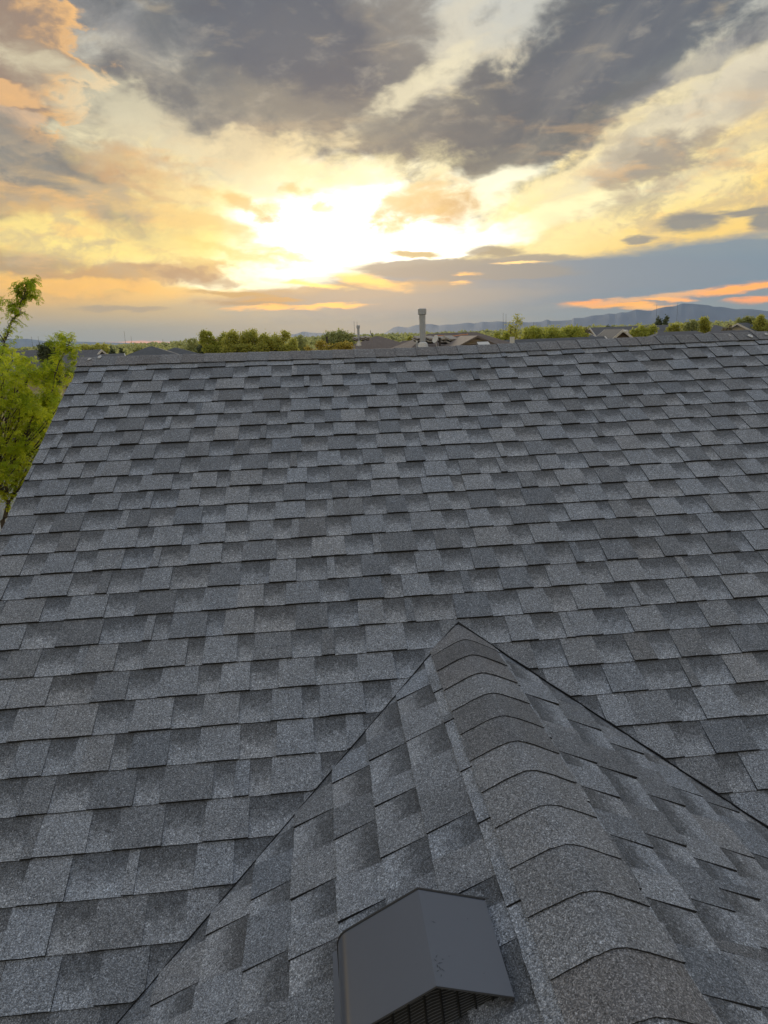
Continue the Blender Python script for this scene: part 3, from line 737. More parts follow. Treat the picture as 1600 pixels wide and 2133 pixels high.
#SPLIT#
# ------------------------------------------------------------------ ground and far country
def hz_y(px):                                # photo height of the level line at column px
    return 727.6 - .0360 * px
M_GRASS = nz_mat('grass_ground', (.05, .06, .022), (.09, .085, .04), .06, detail=8)
mb = MB()
R0 = [0, 30, 60, 120, 250, 500, 1000, 2500, 6000, 12000, 17000]
NA = 48
for i in range(len(R0) - 1):
    for k in range(NA):
        a0, a1 = 2 * math.pi * k / NA, 2 * math.pi * (k + 1) / NA
        q = [(R0[i], a0), (R0[i + 1], a0), (R0[i + 1], a1), (R0[i], a1)]
        if i == 0: q = [q[0], q[1], q[2]]
        mb.face([Vector((r * math.cos(a), r * math.sin(a), GZ)) for r, a in q])
g = mb.build('ground', M_GRASS, merge=True, origin=Vector((0, 0, GZ))); tag(g, kind='structure')

# streets and lots between the houses: pale strips seen edge-on
M_ROAD = nz_mat('asphalt_road', (.05, .05, .052), (.065, .065, .066), 2)
mb = MB(); mb.face([Vector((-80, 62, GZ + .004)), Vector((120, 66, GZ + .004)), Vector((120, 74, GZ + .004)), Vector((-80, 70, GZ + .004))])
tag(mb.build('road', M_ROAD), kind='structure')

# mountains
def ridge_mesh(name, pts, dist, mat_, depth, amp, seed):
    rng = np.random.RandomState(seed); xs = np.linspace(pts[0][0], pts[-1][0], 260)
    ys = np.interp(xs, [p[0] for p in pts], [p[1] for p in pts]); mb = MB(); rows_ = []
    for j in range(9):
        t = j / 8                            # 0 crest, 1 foot towards the viewer
        row = []
        for i, x in enumerate(xs):
            top = at(x, ys[i], dist); base = Vector((top.x, top.y, GZ))
            h = max(top.z - GZ, 8)
            dirv = Vector((top.x - CAMP.x, top.y - CAMP.y, 0)).normalized()
            spur = math.sin(i * .31 + seed) * .5 + math.sin(i * .73 + 2) * .25 + rng.uniform(-.06, .06) * (1 if j > 1 else 0)
            z = GZ + h * ((1 - t) ** 1.15) * (1 + (.16 * spur * math.sin(math.pi * t)))
            z = z if j < 8 else GZ - 5
            row.append(Vector((base.x, base.y, z)) - dirv * depth * t + Vector((0, 0, 0)))
        rows_.append(row)
    back = [Vector((p.x, p.y, 0)) + Vector((p.x - CAMP.x, p.y - CAMP.y, 0)).normalized() * depth * .6 + Vector((0, 0, GZ - 5)) for p in rows_[0]]
    rows_.insert(0, back)
    for j in range(len(rows_) - 1):
        for i in range(len(xs) - 1): mb.face([rows_[j][i], rows_[j + 1][i], rows_[j + 1][i + 1], rows_[j][i + 1]])
    o = mb.build(name, mat_, merge=True); tag(o, kind='structure'); return o
M_MTN = nz_mat('mountain_slopes', (.08, .105, .19), (.11, .135, .22), .0012, detail=8)  # blue of the distant haze mixed into the slope colour
R = [(780, 704), (795, 697), (808, 690), (820, 682), (829, 679.7), (848, 682.5), (863, 678), (880, 675), (900, 675), (914, 678), (928, 676), (942, 676), (960, 674), (976, 672), (989, 674), (1004, 670), (1020, 671), (1036, 669), (1060, 671), (1082, 670),
     (1100, 671.5), (1128, 670), (1140, 665), (1148, 668.7), (1170, 668), (1190, 666.5), (1195, 662.5), (1215, 662), (1236, 657), (1256, 656), (1269, 653), (1281, 654), (1294, 650.5), (1305, 651), (1326, 644.7), (1344, 647), (1358, 647), (1371, 642.5), (1387, 639), (1405, 638), (1421, 632), (1441, 632.7), (1457, 634),
     (1478, 636), (1486, 639), (1502, 639), (1519, 641.7), (1535, 644.5), (1545, 643), (1567, 644), (1584, 646), (1600, 648), (1660, 652), (1760, 656), (1900, 660)]
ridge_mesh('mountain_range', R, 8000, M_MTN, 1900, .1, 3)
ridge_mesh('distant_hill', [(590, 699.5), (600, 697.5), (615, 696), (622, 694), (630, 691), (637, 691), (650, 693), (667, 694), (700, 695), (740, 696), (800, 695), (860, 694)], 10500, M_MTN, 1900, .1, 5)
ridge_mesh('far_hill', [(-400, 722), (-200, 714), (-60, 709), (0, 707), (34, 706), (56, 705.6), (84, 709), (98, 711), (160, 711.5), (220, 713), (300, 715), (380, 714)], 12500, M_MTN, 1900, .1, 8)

# ------------------------------------------------------------------ foliage
def leaf_mat(name, c1, c2, trans=.35, scale=1.5):
    m, t, b = mat(name, c1, .6); n = t.nodes; l = t.links
    x = n.new('ShaderNodeAttribute'); x.attribute_name = 'tone'; sp = n.new('ShaderNodeSeparateColor'); l.new(x.outputs['Color'], sp.inputs[0])
    mx = n.new('ShaderNodeMix'); mx.data_type = 'RGBA'; l.new(sp.outputs[0], mx.inputs[0]); mx.inputs[6].default_value = (*c1, 1); mx.inputs[7].default_value = (*c2, 1)
    l.new(mx.outputs[2], b.inputs['Base Color']); b.inputs['Specular IOR Level'].default_value = .3
    tr = n.new('ShaderNodeBsdfTranslucent'); l.new(mx.outputs[2], tr.inputs[0])
    ms = n.new('ShaderNodeMixShader'); ms.inputs[0].default_value = trans; l.new(b.outputs[0], ms.inputs[1]); l.new(tr.outputs[0], ms.inputs[2])
    l.new(ms.outputs[0], n['Material Output'].inputs[0]); return m
M_BARK = nz_mat('bark', (.05, .04, .032), (.10, .085, .07), 12, bump=.4, stretch=(1, 1, .3))
LM = dict(spring=leaf_mat('locust_leaves', (.30, .40, .02), (.62, .66, .04), .6), green=leaf_mat('green_leaves', (.38, .38, .08), (.62, .62, .15), .6), olive=leaf_mat('olive_leaves', (.30, .33, .12), (.50, .52, .22), .55),
          yellow=leaf_mat('yellow_blossom', (.40, .33, .06), (.56, .46, .10), .35), willow=leaf_mat('willow_leaves', (.34, .38, .07), (.60, .60, .13), .6), dark=leaf_mat('conifer_needles', (.08, .11, .06), (.16, .19, .10), .25),
          brown=leaf_mat('budding_twigs', (.18, .15, .09), (.30, .26, .16), .2))
def rnd_unit():
    v = Vector((random.gauss(0, 1), random.gauss(0, 1), random.gauss(0, 1))); return v.normalized()
class Cloud:
    "leaf quads gathered as numpy blocks"
    def __init__(c): c.q = []; c.t = []
    def add(c, centres, radii, n, size, rng, drop=.25, wid=(.3, .5), flat=1.0):
        m = len(centres); C = np.repeat(np.asarray(centres, float), n, 0); Rr = np.repeat(np.asarray(radii, float), n)[:, None]
        k = len(C); p = C + rng.normal(0, .5, (k, 3)) * Rr * np.array([1, 1, flat])
        a = rng.normal(0, 1, (k, 3)); a /= np.linalg.norm(a, axis=1)[:, None]; a[:, 2] = a[:, 2] * .6 - drop; a /= np.linalg.norm(a, axis=1)[:, None]
        b = np.cross(a, rng.normal(0, 1, (k, 3))); b /= np.linalg.norm(b, axis=1)[:, None] + 1e-9
        L_ = (size * rng.uniform(.6, 1.3, k))[:, None]; w = L_ * rng.uniform(wid[0], wid[1], k)[:, None]
        c.q.append(np.stack([p, p + a * L_ * .5 + b * w, p + a * L_, p + a * L_ * .5 - b * w], 1))
        tn = np.repeat(rng.uniform(0, 1, m), n); c.t.append(np.clip(tn * .6 + rng.uniform(0, .4, k), 0, 1))
    def build(c, name, m_, parent=None):
        q = np.concatenate(c.q); t = np.concatenate(c.t); k = len(q); v = q.reshape(-1, 3); o = Vector((v.min(0) + v.max(0)) / 2)
        me = bpy.data.meshes.new(name); me.vertices.add(k * 4); me.vertices.foreach_set('co', (v - np.array(o)).astype('f').ravel())
        me.loops.add(k * 4); me.loops.foreach_set('vertex_index', np.arange(k * 4, dtype='i')); me.polygons.add(k)
        me.polygons.foreach_set('loop_start', np.arange(0, k * 4, 4, dtype='i')); me.polygons.foreach_set('loop_total', np.full(k, 4, 'i'))
        me.update(calc_edges=True); me.materials.append(m_)
        ca = me.color_attributes.new('tone', 'FLOAT_COLOR', 'POINT'); col = np.zeros((k * 4, 4), 'f'); col[:, 0] = np.repeat(t, 4); col[:, 3] = 1; ca.data.foreach_set('color', col.ravel())
        ob = bpy.data.objects.new(name, me); COL.objects.link(ob); ob.location = o
        if parent is not None: ob.parent = parent; ob.location = o - wloc(parent)
        return ob
def tree(px, pyt, pyb, wpx, d, kind, label, name='leafy_tree', cat='tree', shape='round', dens=1.0, leaf=None, group='trees behind the far ridge', seed=0, trunks=1, airy=0.0):
    "tree whose crown spans wpx photo pixels round column px, top at pyt and crown foot at pyb, at depth d"
    random.seed(1000 + seed)
    top = at(px, pyt, d); foot = at(px, pyb, d); k = d / F
    W = wpx * k / 2; H = max(top.z - foot.z, .3)
    cz0 = foot.z; base = Vector((top.x, top.y, GZ))
    root = empty(name, base, label, cat, group)
    tb = MB(); cr_ = Cloud(); rng = np.random.RandomState(seed + 50); cs = []; rs = []
    leaf = leaf or max(.05, 3.0 * k)
    nc = int(dens * max(24, (W * 2 * H) / (leaf * leaf * .42 * .35) * 3.0 / 22)); nc = min(nc, 900)
    trunk_top = Vector((top.x, top.y, cz0 + H * .6))
    tb.tube([base, base + (trunk_top - base) * .5 + Vector((random.uniform(-.1, .1) * W, 0, 0)), trunk_top], [max(.05, W * .09), max(.04, W * .065), max(.015, W * .02)], 6)
    lobes = [(random.uniform(-.85, .85), random.uniform(.3, .95), random.uniform(.15, .36)) for _ in range(9)] + [(random.uniform(-.3, .3), .95, .2)]
    for i in range(nc):
        while True:
            x, y, z = random.uniform(-1, 1), random.uniform(-1, 1), random.uniform(0, 1)
            if shape == 'round': ok = x * x + y * y + (2 * z - 1) ** 2 < 1
            elif shape == 'cone': ok = x * x + y * y < (1.02 - z) ** 2
            elif shape == 'column': ok = x * x + y * y < 1 - max(0, z - .6) ** 2 * 5.5
            elif shape == 'band': ok = y * y + (z * (1.0 + .35 * math.sin(x * 9 + seed) + .25 * math.sin(x * 23 + 1))) ** 2 < .75
            else:
                ok = any((x - a) ** 2 + y * y * .5 + (z * 1.15 - b) ** 2 < c * c for a, b, c in lobes) or (x * x + y * y < .8 and z < .4 and random.random() < .7)
            if ok: break
        c = Vector((base.x + x * W, base.y + y * W * .8, cz0 + z * H))
        r = min(W, H * .5) * (.26 if nc < 200 else .2) * random.uniform(.7, 1.3) if shape != 'band' else H * .16
        r = max(r, leaf * 1.2)
        cs.append(c); rs.append(r)
        if i % max(4, nc // 40) == 0:
            a = base + (trunk_top - base) * random.uniform(.55, 1)
            tb.tube([a, a + (c - a) * .5 + Vector((0, 0, .06 * H)), c], [max(.012, W * .02), max(.008, W * .012), .005], 4, caps=False)
    cr_.add([tuple(c) for c in cs], rs, int(22 * (1 - airy * .5)), leaf, rng, wid=(.35, .6))
    tb.build('trunk', M_BARK, root); cr_.build('crown', LM[kind], root)
    return root

# trees behind the ridge, left to right
tree(445, 689, 738, 56, 48, 'willow', 'pale yellow-green tree at the left end of the dense clump', shape='lobed', seed=1, dens=1.3)
tree(512, 685, 740, 116, 46, 'green', 'large dense green tree forming the middle of the clump', shape='lobed', seed=2, dens=1.6)
tree(583, 690, 740, 76, 47, 'green', 'dense green tree at the right end of the clump', shape='lobed', seed=3, dens=1.4)
tree(392, 705, 740, 70, 55, 'olive', 'thin olive tree left of the dense clump and before the tan building', shape='lobed', seed=4, dens=.9, airy=.6)
tree(425, 716, 742, 30, 50, 'dark', 'dark green bush below the tan building', shape='round', seed=5, name='bush', cat='bush')
tree(622, 700, 738, 40, 52, 'olive', 'small olive tree between the dense clump and the yellow bush', shape='column', seed=6, airy=.5, dens=.8)
tree(682, 711, 742, 104, 30, 'yellow', 'bush in yellow blossom behind the ridge, next to the row of roof vents', name='flowering_bush', cat='bush', shape='lobed', seed=7, dens=1.5, group=None)
tree(702, 688, 735, 84, 62, 'olive', 'feathery olive-green tree behind the roof with the thin dark pipe', shape='round', seed=8, dens=1.2, airy=.3)
tree(855, 702, 712, 16, 90, 'green', 'tiny round green tree far off left of the tall metal flue', shape='round', seed=9)
tree(1064, 656, 722, 50, 40, 'green', 'slender airy tree standing highest, right of the nearest neighbouring roof', shape='lobed', seed=10, dens=.5, airy=1.0)
tree(1040, 692, 722, 50, 39, 'willow', 'low yellow-green tree at the foot of the slender airy tree', shape='lobed', seed=11, dens=1.1)
tree(1156, 681, 716, 120, 44, 'willow', 'wide feathery yellow-green willow behind the ridge', shape='band', seed=12, dens=2.2)
tree(1212, 680, 712, 36, 46, 'brown', 'budding beige-brown tree beside the wide willow', shape='round', seed=13, airy=.5)
tree(1272, 684, 706, 34, 70, 'olive', 'small olive tree between two dark roofs', shape='round', seed=14)
tree(1272, 677, 700, 20, 95, 'dark', 'tiny dark tree showing above the dark roof', shape='lobed', seed=15)
tree(1340, 677, 708, 72, 52, 'willow', 'yellow-green tree right of the brown gable with the round vent', shape='lobed', seed=16, dens=1.4)
tree(1372, 661, 700, 12, 80, 'dark', 'left one of the two dark poplars under the masts', shape='column', seed=17, dens=1.3, group='dark poplars')
tree(1387, 657, 700, 11, 80, 'dark', 'right one of the two dark poplars under the masts, the taller', shape='column', seed=18, dens=1.3, group='dark poplars')
tree(1405, 676, 704, 46, 60, 'green', 'low green tree below the right poplar', shape='lobed', seed=19)
tree(1441, 668, 706, 32, 50, 'olive', 'upright olive tree just left of the round green tree', shape='column', seed=20, dens=1.3)
tree(1467, 661, 700, 27, 52, 'green', 'round green lollipop tree standing above the far roofs', shape='round', seed=21, dens=1.6)
tree(1516, 674, 692, 22, 48, 'brown', 'sparse pinkish-brown shrub between two far roofs', name='shrub', cat='shrub', shape='lobed', seed=22, airy=.7, dens=.7, group=None)
tree(1566, 660, 700, 60, 60, 'olive', 'broad olive tree near the right edge of the photo', shape='lobed', seed=23, dens=1.4)
tree(1592, 657, 698, 50, 58, 'green', 'green tree at the right edge of the photo', shape='lobed', seed=24, dens=1.4)
tree(232, 721, 738, 8, 100, 'dark', 'smaller left one of the two dark conifers behind the gable', shape='cone', seed=25, name='conifer_tree', group='small dark conifers')
tree(252, 722, 740, 12, 95, 'dark', 'right one of the two small dark conifers behind the gable, the wider', shape='cone', seed=26, name='conifer_tree', group='small dark conifers')
tree(191, 717, 736, 56, 110, 'green', 'low green trees in a row above the grey gabled roof', shape='band', seed=27, dens=1.5)
tree(288, 721, 742, 18, 70, 'olive', 'little olive bush left of the grey hip roof', name='bush', cat='bush', shape='round', seed=28)
tree(98, 716, 800, 44, 26, 'dark', 'dark grey-green tree behind the spring-green tree', shape='lobed', seed=29, dens=1.5)
tree(100, 820, 1060, 120, 17, 'olive', 'olive-grey tree low behind the spring-green tree', shape='lobed', seed=30, dens=1.6, group=None)
# far tree belt
rng = np.random.RandomState(5); fc = Cloud()
for dist, cnt, hh in ((150, 260, 4.5), (260, 420, 5.5), (420, 600, 6), (700, 700, 7), (1100, 800, 8), (1900, 900, 9)):
    cs = []; rs = []
    for i in range(cnt):
        px = rng.uniform(-300, 1900); c = at(px, hz_y(px), dist * rng.uniform(.82, 1.25)); h = hh * rng.uniform(.4, 1.0)
        if rng.rand() < .25: continue
        for _ in range(4): cs.append((c.x + rng.uniform(-.6, .6) * h, c.y + rng.uniform(-.5, .5) * h, GZ + h * rng.uniform(.25, .9))); rs.append(h * .22)
    fc.add(cs, rs, 9, max(.7, dist * .0038), rng, wid=(.35, .6))
tag(fc.build('far_trees', LM['olive']), kind='stuff')

# ------------------------------------------------------------------ neighbouring houses
M_ROOF = {}
def roof_mat(name, c):
    c1 = tuple(x * .82 for x in c); c2 = tuple(x * 1.15 for x in c)
    m = nz_mat(name, c1, c2, 5, detail=8, stretch=(1, 1, 3)); return m
RG = roof_mat('grey_roof_shingles', (.115, .115, .125)); RB = roof_mat('brown_roof_shingles', (.155, .125, .11)); RD = roof_mat('dark_roof_shingles', (.085, .09, .10))
M_BEIGE = nz_mat('beige_stucco', (.42, .35, .29), (.48, .40, .34), 3); M_WHITE = nz_mat('white_siding', (.6, .6, .6), (.68, .68, .67), 3); M_TAN = nz_mat('tan_stucco', (.30, .25, .20), (.35, .29, .24), 3)
M_BROWN = nz_mat('brown_siding', (.10, .075, .06), (.13, .10, .08), 6)
M_GLASS, _, _ = mat('window_glass', (.03, .035, .04), .08); M_METAL = nz_mat('galvanised_steel', (.34, .38, .45), (.42, .46, .54), 10, rough=.45, metal=.3)
M_VBEIGE = nz_mat('tan_vent_paint', (.34, .31, .28), (.42, .38, .33), 10); M_VDARK, _, _ = mat('vent_throat', (.02, .02, .02), .9)
M_DPIPE, _, _ = mat('dark_pipe', (.035, .03, .03), .6)
def house_block(cx, cy, wx, wy, eave, rise, kind, rot, rm, wm, label, group='neighbouring houses', gable_m=None, ov=.4):
    "axis: ridge along local x. kind hip or gable"
    root = empty('house', (cx, cy, GZ), label, 'house', group); M = Matrix.Translation((cx, cy, 0)) @ Matrix.Rotation(rad(rot), 4, 'Z')
    T = lambda x, y, z: M @ Vector((x, y, z))
    a, b = wx / 2, wy / 2; e = eave; t = eave + rise
    mb = MB()
    c = [(-a, -b), (a, -b), (a, b), (-a, b)]
    for i in range(4):
        p, q = c[i], c[(i + 1) % 4]; pts = [T(*p, GZ), T(*q, GZ), T(*q, e)]
        if kind == 'gable' and i in (1, 3): pts.append(T(p[0], 0, t - .02))
        pts.append(T(*p, e)); mb.face(pts)
    mb.build('wall', wm, root)
    A, B = a + ov, b + ov; ez = e - rise * ov / b; hip = max(A - B, .02) if kind == 'hip' else A
    mb = MB(); th = .14
    R1, R2 = T(-hip, 0, t), T(hip, 0, t); C = [T(-A, -B, ez), T(A, -B, ez), T(A, B, ez), T(-A, B, ez)]
    dn = Vector((0, 0, -th))
    F_ = [[C[0], C[1], R2, R1], [C[2], C[3], R1, R2]]
    if kind == 'hip': F_ += [[C[1], C[2], R2], [C[3], C[0], R1]]
    for f in F_: mb.face(f); mb.face([p + dn for p in f][::-1])
    for i in range(4): p, q = C[i], C[(i + 1) % 4]; (kind == 'hip' or i in (0, 2)) and mb.face([p + dn, q + dn, q, p])
    rf = mb.build('roof', rm, root)
    if kind == 'gable':
        for s_ in (-1, 1):
            mb = MB(); x = s_ * (A + .02)
            for sy in (-1, 1):
                p, q = T(x, sy * B, ez), T(x, 0, t); dz = Vector((0, 0, -.15))
                o_ = (T(s_ * .05, 0, 0) - T(0, 0, 0))
                mb.face([p + dz, q + dz, q, p]); mb.face([p + dz + o_, q + dz + o_, q + o_, p + o_]); mb.face([p, q, q + o_, p + o_]); mb.face([p + dz, q + dz, q + dz + o_, p + dz + o_])
            mb.build('rake_trim', M_TRIM, root)
    mb = MB(); 
    for i in range(-2, 3):
        if abs(i) * 2.2 < a - .8 and eave - GZ > 2.2: mb.box((i * 2.2 - .45, -b - .04, e - 1.9), (i * 2.2 + .45, -b + .02, e - .8), 0, M); mb.build('window', M_GLASS, root); mb = MB()
    root['rm'] = 0; del root['rm']
    return root, M, dict(t=t, e=e, b=b, a=a)
def turtle_vent(root, p, w, rot, pitch=20, m_=None):
    "low box vent: raised lid tilted with the roof, dark throat below it"
    M = Matrix.Translation(p) @ Matrix.Rotation(rad(rot), 4, 'Z') @ Matrix.Rotation(rad(pitch), 4, 'X')
    mb = MB(); h = w * .34
    mb.box((-w / 2, -w * .5, h * .55), (w / 2, w * .5, h), 0, M); mb.box((-w * .36, -w * .38, -h), (w * .36, w * .38, h * .54), 1, M); mb.box((-w * .6, -w * .6, -.02), (w * .6, w * .6, .01), 0, M)
    mb.build('roof_vent', [m_ or M_VBEIGE, M_VDARK], root)
def pipe(root, px, pyt, pyb, d, r, m_, name='vent_pipe', capw=0, caph=0, bands=()):
    a, b = at(px, pyb, d), at(px, pyt, d); b = Vector((a.x, a.y, b.z)); mb = MB(); mb.tube([a - Vector((0, 0, .25)), b], r, 16)
    for z in bands: mb.tube([Vector((a.x, a.y, b.z - z)), Vector((a.x, a.y, b.z - z - .03))], r * 1.08, 16)
    o = mb.build(name, m_, root)
    if capw:
        mb = MB(); z0 = b.z - caph; mb.tube([Vector((a.x, a.y, z0 - .02)), Vector((a.x, a.y, z0)), Vector((a.x, a.y, b.z)), Vector((a.x, a.y, b.z + .01))], [r * 1.02, capw, capw, capw * .85], 20)
        mb.build('cap', m_, o)
        mb = MB(); mb.tube([a - Vector((0, 0, .2)), a + Vector((0, 0, .02)), a + Vector((0, 0, .05))], [r * 2.1, r * 1.5, r * 1.02], 16); mb.build('flashing', M_WHITE, o)
    return o
def place(px, py, d): p = at(px, py, d); return p
# nearest neighbour: hip roof with the tall flue
p = place(948, 693, 24.5)
hA, MA, gA = house_block(p.x - .1, p.y, 8.8, 7.0, p.z - 1.55, 1.55, 'hip', 12, RB, M_BEIGE, 'brown hip-roofed house behind the ridge with a tall metal flue', gable_m=M_BEIGE)
# small front gable with slatted vent wall
q = place(995, 699, 20.8)
mb = MB(); gw = 1.05
for sx in (-1, 1):
    mb.face([q + Vector((0, 0, 0)), q + Vector((sx * gw * 1.1, 0, -gw * .52)), q + Vector((sx * gw * 1.1, 2.5, -gw * .52)), q + Vector((0, 2.5, 0))][:: -sx])
    mb.face([q + Vector((0, 0, -.06)), q + Vector((sx * gw * 1.1, 0, -gw * .52 - .06)), q + Vector((sx * gw * 1.1, 0, -gw * .52)), q])
mb.build('dormer_roof', RB, hA)
mb = MB(); mb.face([q + Vector((-gw, .12, -gw * .5)), q + Vector((gw, .12, -gw * .5)), q + Vector((0, .12, -.03))]); dg = mb.build('dormer_wall', M_TAN, hA)
for i in range(5):
    z = -.12 - i * .075; w_ = -z * 1.7; mb = MB(); mb.box((q.x - w_, q.y + .06, q.z + z - .05), (q.x + w_, q.y + .10, q.z + z)); mb.build('slat', M_TAN, dg)
mb = MB(); a = q + Vector((-.02, -.3, -.30)); mb.face([a, a + Vector((.36, 0, 0)), a + Vector((.32, .25, .12)), a + Vector((-.02, .25, .12))]); mb.face([a, a + Vector((0, 0, -.06)), a + Vector((.36, 0, -.06)), a + Vector((.36, 0, 0))]); mb.build('skylight', M_WHITE, hA)
pipe(hA, 881, 644, 716, 23.0, .098, M_METAL, 'flue_pipe', capw=.135, caph=.17, bands=(.22, .27))
for px, py, w in ((870, 707, .24), (895, 708, .28), (922, 708.5, .28), (938, 710, .36)): turtle_vent(hA, place(px, py, 23.2), w, 30, 18)
pipe(hA, 916.5, 703, 722, 22.5, .032, M_DPIPE)
pipe(hA, 868.5, 711, 724, 22.5, .035, M_METAL)
# satellite dish on a short arm
c = place(907, 706, 22.4); mb = MB(); ax = Vector((-.75, -.45, .35)).normalized(); e1 = ax.orthogonal().normalized(); e2 = ax.cross(e1)
for rr in range(3):
    for k in range(16):
        f = lambda r_, k_: c + (e1 * math.cos(k_ * math.pi / 8) + e2 * math.sin(k_ * math.pi / 8)) * r_ + ax * (r_ * r_ * .6)
        r1_, r2_ = .13 * rr / 3, .13 * (rr + 1) / 3; mb.face([f(r1_ + 1e-4, k), f(r2_, k), f(r2_, k + 1), f(r1_ + 1e-4, k + 1)])
mb.tube([c, c + Vector((.04, .04, -.22)), c + Vector((.04, .1, -.4))], .012, 6); mb.tube([c - e1 * .1, c + ax * .14 - e1 * .02], .006, 4)
mb.build('satellite_dish', M_WHITE, hA)
# orange cord lying on that roof
M_OR, _, _ = mat('orange_cord', (.75, .28, .12), .6)
mb = MB(); mb.tube([place(x, y, dd) + Vector((0, 0, .02)) for x, y, dd in ((905, 700, 23.9), (920, 700.5, 23.6), (936, 701.5, 23.4), (948, 701, 23.5), (960, 699, 23.8), (975, 697.5, 24.0))], .012, 6)
tag(mb.build('cord', M_OR), 'orange cord lying across the brown hip roof with the tall flue', 'cord')
# middle house with the peaked hip roof
p = place(783, 700.5, 40)
hB, MB_, gB = house_block(p.x + .1, p.y + .2, 9.4, 9.0, p.z - 2.1, 2.1, 'hip', 35, RB, M_BEIGE, 'brown house with a peaked hip roof, three box vents and a slim flue')
p2 = place(680, 723, 36)
hC, MC, gC = house_block(p2.x + .6, p2.y + .5, 6.5, 5.6, p2.z - 1.2, 1.2, 'hip', 18, RB, M_BEIGE, 'low brown roof with five small box vents and a dark pipe')
for px, py in ((662, 721), (669, 721), (677, 721.5), (687, 722), (698, 722.5)): turtle_vent(hC, place(px, py + .6, 34.5), .19, 35, 18)
pipe(hC, 682, 701, 724, 34.5, .045, M_DPIPE)
for px, py in ((742, 706.5), (754.5, 705.5), (764.5, 704.5)): turtle_vent(hB, place(px, py, 38.0), .27, 40, 18)
pipe(hB, 747.5, 678, 712, 38.0, .065, M_METAL, 'flue_pipe', capw=.095, caph=.13)
mb = MB(); mb.tube([place(777, 701, 39), place(774, 696.5, 39), place(772, 693, 39), place(771.6, 688, 39)], [.03, .022, .018, .012], 5); mb.build('antenna', M_DPIPE, hB)
# low roofs right of the peak
p = place(835, 710, 60)
house_block(p.x + 1.2, p.y, 9, 7, p.z - 1.2, 1.2, 'hip', 0, RB, M_TAN, 'low brown roof far behind, left of the tall flue')
# left houses
p = place(212, 727.5, 52)
house_block(p.x - 4.2, p.y, 8.2, 5.6, p.z - 1.35, 1.35, 'gable', -12, RG, M_BEIGE, 'grey-roofed house with a pale gable end above the left corner of the ridge')
p = place(314, 721.5, 42)
house_block(p.x, p.y, 7.6, 7.4, p.z - 1.3, 1.3, 'hip', 10, RD, M_TAN, 'dark grey hip roof with a square peak')
p = place(343, 725, 44)
house_block(p.x + .6, p.y + .3, 7.0, 6.8, p.z - 1.1, 1.1, 'hip', 10, RD, M_TAN, 'lower dark hip roof joined to the right of the square-peaked one')
p = place(70, 729, 58)
house_block(p.x, p.y + 2, 7, 6, p.z - 1.4, 1.4, 'gable', 62, RG, M_WHITE, 'grey roof with white gable seen through the spring-green tree')
p = place(50, 733, 66)
house_block(p.x, p.y + 2, 6, 5, p.z - 1.1, 1.1, 'gable', 80, RG, M_BEIGE, 'small pale gabled house farthest left behind the spring-green tree')
p = place(148, 741, 34)
house_block(p.x - .5, p.y + 1.5, 4.2, 3.4, p.z - .6, .6, 'gable', 20, RG, M_BEIGE, 'pale stucco house wall showing between the spring-green tree and the rake')
# right houses
p = place(1096, 697, 56)
house_block(p.x + 2.4, p.y, 6.2, 4.6, p.z - 1.0, 1.0, 'gable', 25, RG, M_BEIGE, 'grey-roofed house with small beige gable right of the airy tree')
p = place(1120, 705.5, 27)
house_block(p.x + .0, p.y, 4.3, 2.6, p.z - .5, .5, 'gable', -3, RD, M_TAN, 'dark roof just above the ridge, below the wide willow')
p = place(1240, 683, 66)
hD, _, _ = house_block(p.x, p.y, 5.2, 5.4, p.z - 1.3, 1.3, 'gable', 4, RD, M_WHITE, 'dark grey roof with a small white gable, right of the beige-brown tree')
p = place(1241, 688, 62); mb = MB(); mb.face([p, p + Vector((-.75, 0, -.42)), p + Vector((.75, 0, -.42))]); mb.face([p, p + Vector((-.75, 0, -.42)), p + Vector((-.75, 3, -.42)), p + Vector((0, 3, 0))]); mb.face([p, p + Vector((.75, 0, -.42)), p + Vector((.75, 3, -.42)), p + Vector((0, 3, 0))]); mb.build('dormer', M_WHITE, hD)
p = place(1302, 685, 38)
hE, _, _ = house_block(p.x + .05, p.y + 1.6, 3.0, 1.5, p.z - .62, .62, 'gable', 84, RD, M_BROWN, 'brown gable end with a round white vent, just above the ridge', ov=.15)
c = place(1302, 690.5, 37.5) - Vector((0, .25, 0)); mb = MB(); mb.tube([c, c + Vector((0, .3, 0))], .085, 16); mb.build('round_vent', M_WHITE, hE)
p = place(1320, 679, 62)
house_block(p.x, p.y, 7.0, 5.0, p.z - 1.2, 1.2, 'gable', 0, RG, M_BEIGE, 'bluish grey roof behind the brown gable with the round vent')
p = place(1490, 677, 55)
house_block(p.x, p.y, 4.6, 4.4, p.z - 1.0, 1.0, 'hip', 8, RG, M_TAN, 'grey roof below the round green tree')
p = place(1528, 673, 60)
house_block(p.x + 1.5, p.y, 5.2, 3.4, p.z - .9, .9, 'gable', 40, RD, M_WHITE, 'blue-grey roof with white gable end near the right edge')
p = place(1430, 690, 40)
house_block(p.x, p.y + 1, 5.6, 3.4, p.z - .8, .8, 'hip', 0, RG, M_TAN, 'low grey roof in front of the two dark poplars')
p = place(1545, 688, 34)
house_block(p.x, p.y + 1, 5.2, 3.2, p.z - .8, .8, 'hip', 0, RG, M_TAN, 'long grey roof just above the right end of the ridge')
# white box on a post behind the ridge
p = place(1067, 707, 20); mb = MB(); mb.box((p.x - .055, p.y - .05, p.z - .10), (p.x + .055, p.y + .05, p.z + .07)); mb.tube([Vector((p.x, p.y, GZ)), p - Vector((0, 0, .08))], .03, 6)
tag(mb.build('utility_box', M_WHITE), 'small white box on a post right behind the ridge', 'utility box')
